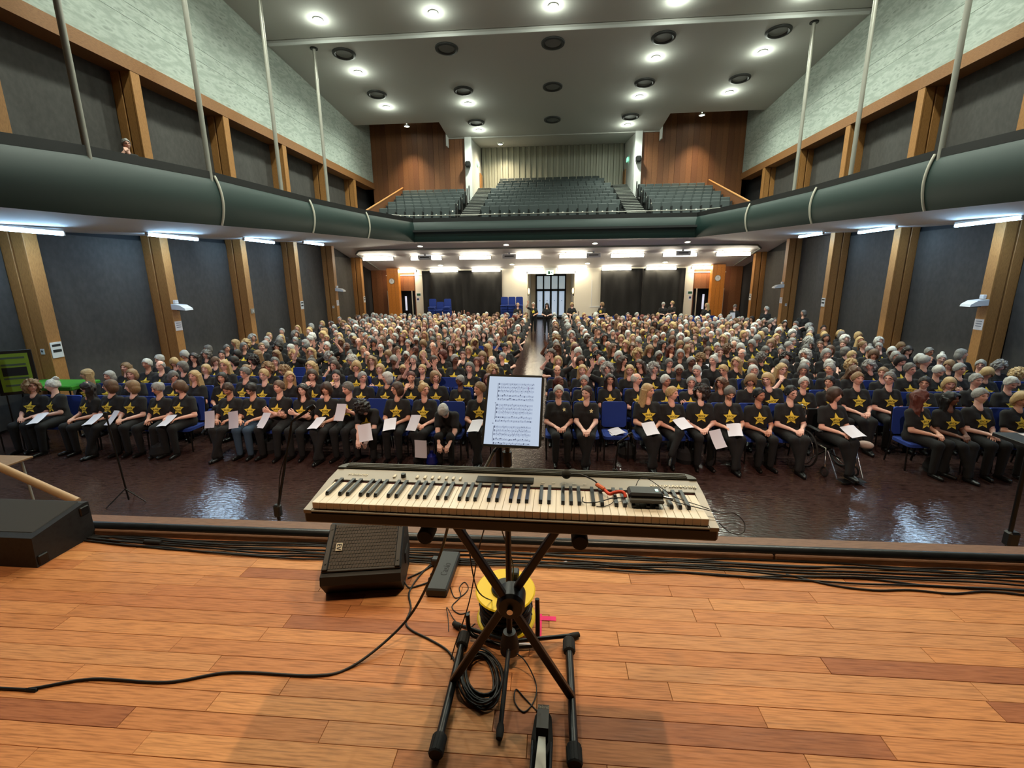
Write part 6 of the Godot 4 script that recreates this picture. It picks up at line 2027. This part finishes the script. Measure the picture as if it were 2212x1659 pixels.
func build_front_row() -> void:
	# x, pose, hair, tone, extra
	var z := -7.7
	var rowl := [
		[-9.75, 6, 4, 4, {"turn": 0.2, "glasses": true}], [-9.25, 10, 9, 0, {"turn": -0.25, "paper": 1}], [-8.62, 7, 3, 7, {"turn": -0.2}], [-8.16, 7, 1, 5, {"glasses": true, "paper": 1}], [-7.72, 7, 1, 4, {"paper": 2}], [-7.20, 14, 0, 1, {"glasses": true}], [-6.74, 3, 6, 5, {"paper": 1}],
		[-5.82, 3, 8, 6, {"paper": 3, "lean": 1, "skin": 3}], [-5.38, 3, 0, 7, {"paper": 3, "glasses": true, "trousers": "jeans"}], [-4.87, 2, 0, 5, {"paper": 2}], [-4.42, 2, 3, 7, {}], [-3.98, 1, 6, 6, {"paper": 1}], [-3.58, 11, 8, 2, {"paper": 4}], [-3.16, 9, 4, 7, {"paper": 5}], [-2.69, 7, 1, 6, {"paper": 1, "glasses": true}], [-2.20, 6, 9, 3, {"paper": 2, "glasses": true}], [-1.72, 9, 0, 0, {"star": 0, "glasses": true, "dz": 0.12}], [-1.22, 7, 8, 4, {"paper": 1, "legs": 1}],
		[0.15, 0, 0, 0, {"star": 2, "turn": 0.12}], [0.62, 12, 5, 6, {"star": 2}], [1.65, 6, 2, 3, {"paper": 1, "legs": 1}], [2.05, 6, 8, 3, {"legs": 2, "paper": 6}], [2.52, 7, 4, 7, {"paper": 5}], [2.97, 3, 0, 2, {"paper": 1}], [3.44, 13, 8, 9, {"skin": 3}], [3.94, 13, 8, 9, {"glasses": true, "legs": 1}], [5.87, 6, 3, 8, {"turn": 0.3}], [6.29, 13, 3, 9, {"skin": 4}], [6.74, 1, 0, 1, {}], [7.32, 14, 6, 3, {}], [7.85, 13, 1, 3, {}], [8.4, 0, 0, 2, {}]]
	for k in rowl.size():
		var e: Array = rowl[k]
		var o: Dictionary = e[4]
		var x: float = e[0]
		var zz: float = z + o.get("dz", 0.0) + (0.12 if x > 5.5 else 0.0)
		var left := x < -0.4
		var n := (17 - k) if left else (k - 18)
		var who := "front-row person with %s %s hair, %s" % [HAIRS[e[2]], TONES[e[3]], POSE_WORDS[e[1]]]
		var side := "%s %s of aisle" % [ordinal(n), "left" if left else "right"]
		var opt := {"near": true, "face": 0 if k % 3 else 1, "star": o.get("star", 1), "glasses": o.get("glasses", false), "legs": o.get("legs", [0, 3, 0, 1][k % 4]), "size": 1.0 + 0.02 * sin(k * 2.3), "trousers": o.get("trousers", "trousers")}
		person(Vector3(x, 0, zz), o.get("turn", 0.05 * sin(k * 1.9)), e[1], e[2], e[3], o.get("skin", [0, 2, 1][k % 3]), who + ", " + side, opt)
		chair(Vector3(x, 0, zz), 0.0, "blue chair of the %s front-row person %s of the aisle" % [ordinal(n), "left" if left else "right"], "blue padded chairs in the hall")
		var held := "white song sheet held by the %s front-row person %s of aisle" % [ordinal(n), "left" if left else "right"]
		match o.get("paper", 0):
			1: song_sheet(Transform3D(Basis(Vector3.UP, 0.2 * sin(k)) * Basis(Vector3.RIGHT, -1.15), Vector3(x - 0.02, 0.655, zz + 0.40)), held)
			2: song_sheet(Transform3D(Basis(Vector3.UP, -0.3) * Basis(Vector3.RIGHT, -0.75), Vector3(x - 0.10, 0.685, zz + 0.38)), held)
			3: song_sheet(Transform3D(Basis(Vector3.BACK, 0.15 * sin(k)) * Basis(Vector3.RIGHT, -0.35), Vector3(x - 0.12, 0.70, zz + 0.41)), held)
			4: song_sheet(Transform3D(Basis(Vector3.UP, -0.2) * Basis(Vector3.RIGHT, -0.5), Vector3(x + 0.02, 0.86, zz + 0.40)), held)
			5: song_sheet(Transform3D(Basis(Vector3.UP, 0.5) * Basis(Vector3.RIGHT, -0.6), Vector3(x + 0.10, 0.58, zz + 0.62)), held)
			6: song_sheet(Transform3D(Basis(Vector3.UP, 0.3) * Basis(Vector3.RIGHT, -1.3), Vector3(x + 0.10, 0.735, zz + 0.36)), held)
	# the empty chair with papers
	chair(Vector3(1.13, 0, z), 0.0, "empty blue padded chair in the front row right of the aisle", "blue padded chairs in the hall")
	for q in 2:
		song_sheet(Transform3D(Basis(Vector3.UP, 0.1 + 0.25 * q) * Basis(Vector3.RIGHT, -PI / 2), Vector3(1.13 + 0.02 * q, 0.470 + 0.012 * q, z + 0.06)), "white paper on the empty front-row chair, %s" % ["lower sheet", "upper sheet"][q])
	# person in the wheelchair
	var wx := 4.47
	var wz := -7.45
	person(Vector3(wx, 0.06, wz), 0.1, 13, 6, 6, 0, "person with brown fringed bob smiling in the wheelchair", {"near": true, "legs": 1})
	song_sheet(Transform3D(Basis(Vector3.UP, 0.1) * Basis(Vector3.RIGHT, -1.3), Vector3(wx + 0.12, 0.735, wz + 0.38)), "white paper on the lap of the person in the wheelchair")
	var w := thing("wheelchair", "black wheelchair with chrome push rims at the end of the front row", "wheelchair", Vector3(wx, 0, wz), 0.1)
	for s in [-1.0, 1.0]:
		var tyre := []
		var rim := []
		var wheel := MB.new()
		for j in 33:
			var a := TAU * j / 32
			tyre.append(Vector3(s * 0.30, 0.305 + cos(a) * 0.29, -0.06 + sin(a) * 0.29)); rim.append(Vector3(s * 0.335, 0.305 + cos(a) * 0.25, -0.06 + sin(a) * 0.25))
		wheel.tube(tyre, 0.015, 8, false)
		part(w, "wheel", wheel, mats.rubber)
		var pr := MB.new(); pr.tube(rim, 0.008, 6, false); part(w, "push_rim", pr, mats.chrome)
		var sp := MB.new()
		for j in 12:
			var a := TAU * j / 12
			sp.tube([Vector3(s * 0.30, 0.305, -0.06), Vector3(s * 0.30, 0.305 + cos(a) * 0.28, -0.06 + sin(a) * 0.28)], 0.003, 5)
		part(w, "spokes", sp, mats.chrome)
		var cw := []
		for j in 17:
			var a := TAU * j / 16
			cw.append(Vector3(s * 0.24, 0.085 + cos(a) * 0.07, 0.36 + sin(a) * 0.07))
		var cm := MB.new(); cm.tube(cw, 0.014, 8, false); part(w, "castor", cm, mats.rubber)
		part(w, "side_frame", mtube([Vector3(s * 0.24, 0.13, 0.36), Vector3(s * 0.24, 0.45, 0.32), Vector3(s * 0.25, 0.45, -0.2), Vector3(s * 0.25, 0.95, -0.27), Vector3(s * 0.25, 0.96, -0.38)], 0.013, 8), mats.chrome)
		part(w, "armrest", mbox(Vector3(0.06, 0.035, 0.32), 0.012, Vector3(s * 0.27, 0.68, 0.05)), mats.black_plastic)
		part(w, "footrest", mbox(Vector3(0.14, 0.012, 0.16), 0.004, Vector3(s * 0.11, 0.045, 0.62)), mats.black_metal)
		part(w, "footrest_tube", mtube([Vector3(s * 0.22, 0.42, 0.34), Vector3(s * 0.20, 0.06, 0.58)], 0.012, 8), mats.chrome)
	part(w, "seat", mbox(Vector3(0.46, 0.04, 0.42), 0.01, Vector3(0, 0.44, 0.02)), mats.black_plastic); part(w, "backrest", mbox(Vector3(0.46, 0.42, 0.03), 0.01, Vector3(0, 0.72, -0.24)), mats.black_plastic)
	part(w, "cross_brace", mtube([Vector3(-0.24, 0.15, 0), Vector3(0.24, 0.42, 0)], 0.01, 8), mats.black_metal); part(w, "cross_brace", mtube([Vector3(0.24, 0.15, 0.03), Vector3(-0.24, 0.42, 0.03)], 0.01, 8), mats.black_metal)
	var cu := MB.new()
	cu.ball(Vector3(0, 0, 0), Vector3(0.075, 0.06, 0.11), 10, 14)
	solo("pale_bag", cu, mat("pale_cloth", Color(0.66, 0.58, 0.54), 0.9), "small pale soft bag hung on the side of the wheelchair", "bag", "", at(Vector3(wx + 0.40, 0.50, wz + 0.28), Basis(Vector3.UP, 0.9)))
	# bags by the feet
	var bag := thing("sequin_bag", "small blue sequinned bag by the feet of a bending front-row person", "bag", Vector3(-1.95, 0, -7.08))
	var m := MB.new()
	m.lathe([Vector2(0, 0.0), Vector2(0.085, 0.01), Vector2(0.10, 0.09), Vector2(0.075, 0.20), Vector2(0.03, 0.25), Vector2(0.04, 0.28)], 16)
	part(bag, "pouch", m, tri_tex(mat("sequin", Color(0.16, 0.20, 0.62), 0.25, 0.5), noise_tex(0.15, [Color(0.15, 0.15, 0.2), Color(1, 1, 1), Color(0.4, 0.4, 0.5)], 91, 2, 256, FastNoiseLite.TYPE_CELLULAR), Vector3(3, 3, 3), false))
	part(bag, "strap", mtube(spline([Vector3(-0.03, 0.27, 0), Vector3(-0.04, 0.42, 0), Vector3(0.04, 0.42, 0), Vector3(0.03, 0.27, 0)]), 0.006, 6), mats.cable)
	song_sheet(Transform3D(Basis(Vector3.RIGHT, -0.1), Vector3(-2.12, 0.33, -7.05)), "white sheet hanging beside the blue sequinned bag")
	var spots := [[-7.0, -7.3], [-5.1, -7.6], [1.35, -7.75], [2.3, -7.55], [3.6, -7.6], [6.1, -7.35]]
	for k in spots.size():
		m = MB.new()
		m.lathe([Vector2(0, 0), Vector2(0.14, 0.0), Vector2(0.17, 0.08), Vector2(0.13, 0.20), Vector2(0.04, 0.26), Vector2(0, 0.26)], 14)
		var bg := thing("handbag", "dark soft bag on the floor among front-row feet, %s from left" % ordinal(k), "bag", Vector3(spots[k][0], 0, spots[k][1]))
		part(bg, "pouch", m, mats.trousers); part(bg, "strap", mtube(spline([Vector3(-0.08, 0.22, 0), Vector3(-0.06, 0.38, 0.02), Vector3(0.06, 0.38, 0.02), Vector3(0.08, 0.22, 0)]), 0.008, 6), mats.cable)

const UP := [[-1.77, -25.2, 0, 0, 3, "facing the stage near the stacked chairs"], [-0.95, -25.8, 4, 0, 0, "waving by the aisle in front of the doors"], [-0.2, -25.2, 3, 2, 9, "bending over the aisle before the doors"], [1.15, -25.6, 3, 1, 3, "right of the entrance doors"], [2.75, -25.6, 7, 1, 4, "before the pale wall edge by the right curtain"], [5.95, -25.4, 3, 8, 0, "left of a pair before the right black curtain"], [6.6, -26.2, 7, 8, 3, "right of a pair before the right black curtain"], [7.8, -24.2, 7, 2, 3, "in front of the right rear pillar"], [8.8, -23.2, 3, 0, 2, "holding a paper right of the right pillar"], [9.5, -21.5, 7, 0, 0, "near the right wall, palms raised"], [9.9, -19.2, 7, 1, 2, "leaning at the right wall by a timber column"]]

func build_crowd() -> void:
	rng.seed = 2024
	var far := MB.new()
	var limit := 300 - 14
	var empties := 0
	for r in range(1, 18):
		var z := -7.75 - 0.93 * r
		for q in 20:
			for s in [-1, 1]:
				var x: float = -1.22 - 0.5 * q if s < 0 else 0.18 + 0.495 * q
				if x < -10.05 or x > 9.8:
					continue
				x += rng.randf_range(-0.03, 0.03)
				var zz := z + rng.randf_range(-0.09, 0.09)
				var roll := rng.randf()
				var roll2 := rng.randf()
				var roll3 := rng.randf()
				var turn := rng.randf_range(-0.2, 0.2) - x * 0.012
				var size := rng.randf_range(0.95, 1.05)
				if not in_view(Vector3(x, 1.2, zz)) or (r == 17 and s > 0 and q > 4) or (r == 16 and s > 0 and q > 12):
					continue
				var blocked := false
				for e in UP:
					if Vector2(x - e[0], zz - e[1]).length() < 0.62:
						blocked = true
				if blocked:
					continue
				var edge := absf(x) > 5.0
				var pose: int
				if roll < 0.16 and x < 2.0 and x > -7.0 and r > 1:
					pose = 4 if roll < 0.115 else 5
				else:
					pose = [0, 1, 0, 13, 6, 7, 3, 2, 14, 0, 8, 12, 13, 1, 10, 6][int(roll2 * 15.99)]
				if s > 0 and x > 3.0 and roll < 0.5:
					pose = [6, 7, 14, 10, 3, 7][int(roll2 * 5.99)]
				var tone: int = [0, 0, 1, 1, 2, 3, 3, 4, 5, 6, 7, 8][int(roll3 * 11.99)] if not edge else [0, 0, 1, 1, 1, 2, 2, 3, 4, 5, 3, 7][int(roll3 * 11.99)]
				var hair: int = rng.randi() % 7
				if tone < 3:
					hair = [0, 0, 1, 8, 6, 4, 0, 1, 7, 9][rng.randi() % 10]
				elif rng.randf() < 0.4:
					hair = [2, 3, 1, 6, 5][rng.randi() % 5]
				var sk: int = [0, 1, 2, 0, 1, 2, 0, 3, 1, 2, 0, 1, 2, 1, 0, 4][rng.randi() % 16]
				var gl := rng.randf() < 0.28
				var where := "%s row, %s %s of aisle" % [ordinal(r), ordinal(q), "left" if s < 0 else "right"]
				if rng.randf() < 0.035 and r < 8:
					chair(Vector3(x, 0, zz), 0.0, "empty blue padded chair, " + where, "blue padded chairs in the hall")
					continue
				if people < limit:
					person(Vector3(x, 0, zz), turn, pose, hair, tone, sk, "person with %s %s hair, %s, %s" % [HAIRS[hair], TONES[tone], POSE_WORDS[pose], where], {"face": 0 if rng.randf() < 0.6 else 1, "star": 1 if rng.randf() < 0.85 else 0, "glasses": gl, "size": size, "legs": rng.randi() % 4, "near": r < 3})
					if r < 3:
						chair(Vector3(x, 0, zz), 0.0, "blue padded chair, " + where, "blue padded chairs in the hall")
					if r < 6 and pose == 3 and rng.randf() < 0.7:
						song_sheet(Transform3D(Basis(Vector3.RIGHT, -0.9), Vector3(x, 0.72, zz + 0.36)), "white song sheet held in the %s" % where)
				else:
					var c: Dictionary = coarse[{0: 0, 1: 0, 2: 1, 3: 0, 4: 2, 5: 6, 6: 3, 7: 4, 8: 0, 10: 4, 12: 0, 13: 5, 14: 0}[pose]]
					var xf := Transform3D(Basis(Vector3.UP, turn).scaled(Vector3.ONE * size), Vector3(x, 0, zz))
					far.add(c.body[0], xf, skin_col[sk].srgb_to_linear())
					far.add(c.shirt_mb, xf, Color(0.115, 0.11, 0.11).srgb_to_linear())
					far.add(coarse_hair[{0: 0, 1: 1, 2: 2, 3: 2, 4: 3, 5: 0, 6: 4, 7: 0, 8: 0, 9: 3}[hair]], xf * (c.head as Transform3D), tone_col[tone].srgb_to_linear())
					if rng.randf() < 0.7:
						far.add(c.star_mb, xf, Color(0.94, 0.84, 0.30).srgb_to_linear())
	var o := solo("audience", far, mat("crowd", Color.WHITE, 0.75, 0.0, {"vertex_color_use_as_albedo": true}), "dense rows of seated people in black further back in the hall", "crowd")
	o.set_meta("kind", "stuff")
	# people standing at the back
	var up: Array = UP
	for k in up.size():
		var e: Array = up[k]
		person(Vector3(e[0], 0, e[1]), -0.6 if e[2] == 7 else 0.2 * sin(k * 3.0), e[2], e[3], e[4], k % 3, "person standing %s" % e[5], {"stand": true, "star": 1 if k in [1, 4] else 0}, "people standing at the back")
	song_sheet(Transform3D(Basis(Vector3.RIGHT, -0.3), Vector3(8.62, 1.15, -22.9)), "white paper held by a standing person right of the right pillar")
	# watcher up in the left gallery
	person(Vector3(-9.85, 5.0, -10.95), 0.9, 8, 8, 1, 0, "person in glasses sitting high in the left gallery", {"glasses": true, "star": 0}, "")
	chair(Vector3(-9.85, 5.0, -10.95), 0.9, "blue chair in the left gallery under the watching person", "blue padded chairs in the hall")
	# empty chairs behind the crowd
	for r in 3:
		for q in 14:
			var x := 1.4 + 0.56 * q + 0.1 * sin(q * 7.0 + r)
			if rng.randf() < 0.25:
				continue
			chair(Vector3(x, 0, -23.6 - 0.9 * r), 0.1 * sin(q * 3.0), "empty blue chair at the back right, %s row, %s from the aisle" % [ordinal(r), ordinal(q)], "empty blue chairs at the back")
	for q in 6:
		chair(Vector3(-8.6 + 0.6 * q, 0, -24.5), 0.1, "empty blue chair at the back left, %s from the wall" % ordinal(q), "empty blue chairs at the back")
	# stacks of chairs against the rear wall
	var sx := [-7.31, -6.84, -6.37, -2.82, -2.37, -1.91]
	for k in 6:
		for q in ([10, 8, 10, 11, 11, 11][k]):
			var c := thing("chair", "blue chair in the %s stack by the rear wall, %s from the floor" % [ordinal(k), ordinal(q)], "chair", Vector3(sx[k], q * 0.092, -28.5 + 0.012 * q), 0.0, "stacked blue chairs by the rear wall")
			part(c, "seat", chair_parts[0], mats.chair_blue); part(c, "backrest", chair_parts[1], mats.chair_blue); part(c, "seat_frame", chair_parts[4], mats.black_metal)
			if q == 0:
				for s in [-1.0, 1.0]:
					part(c, "front_leg", chair_parts[2], mats.black_metal, at(Vector3(s * 0.20, 0, 0))); part(c, "back_leg", chair_parts[3], mats.black_metal, at(Vector3(s * 0.215, 0, 0)))
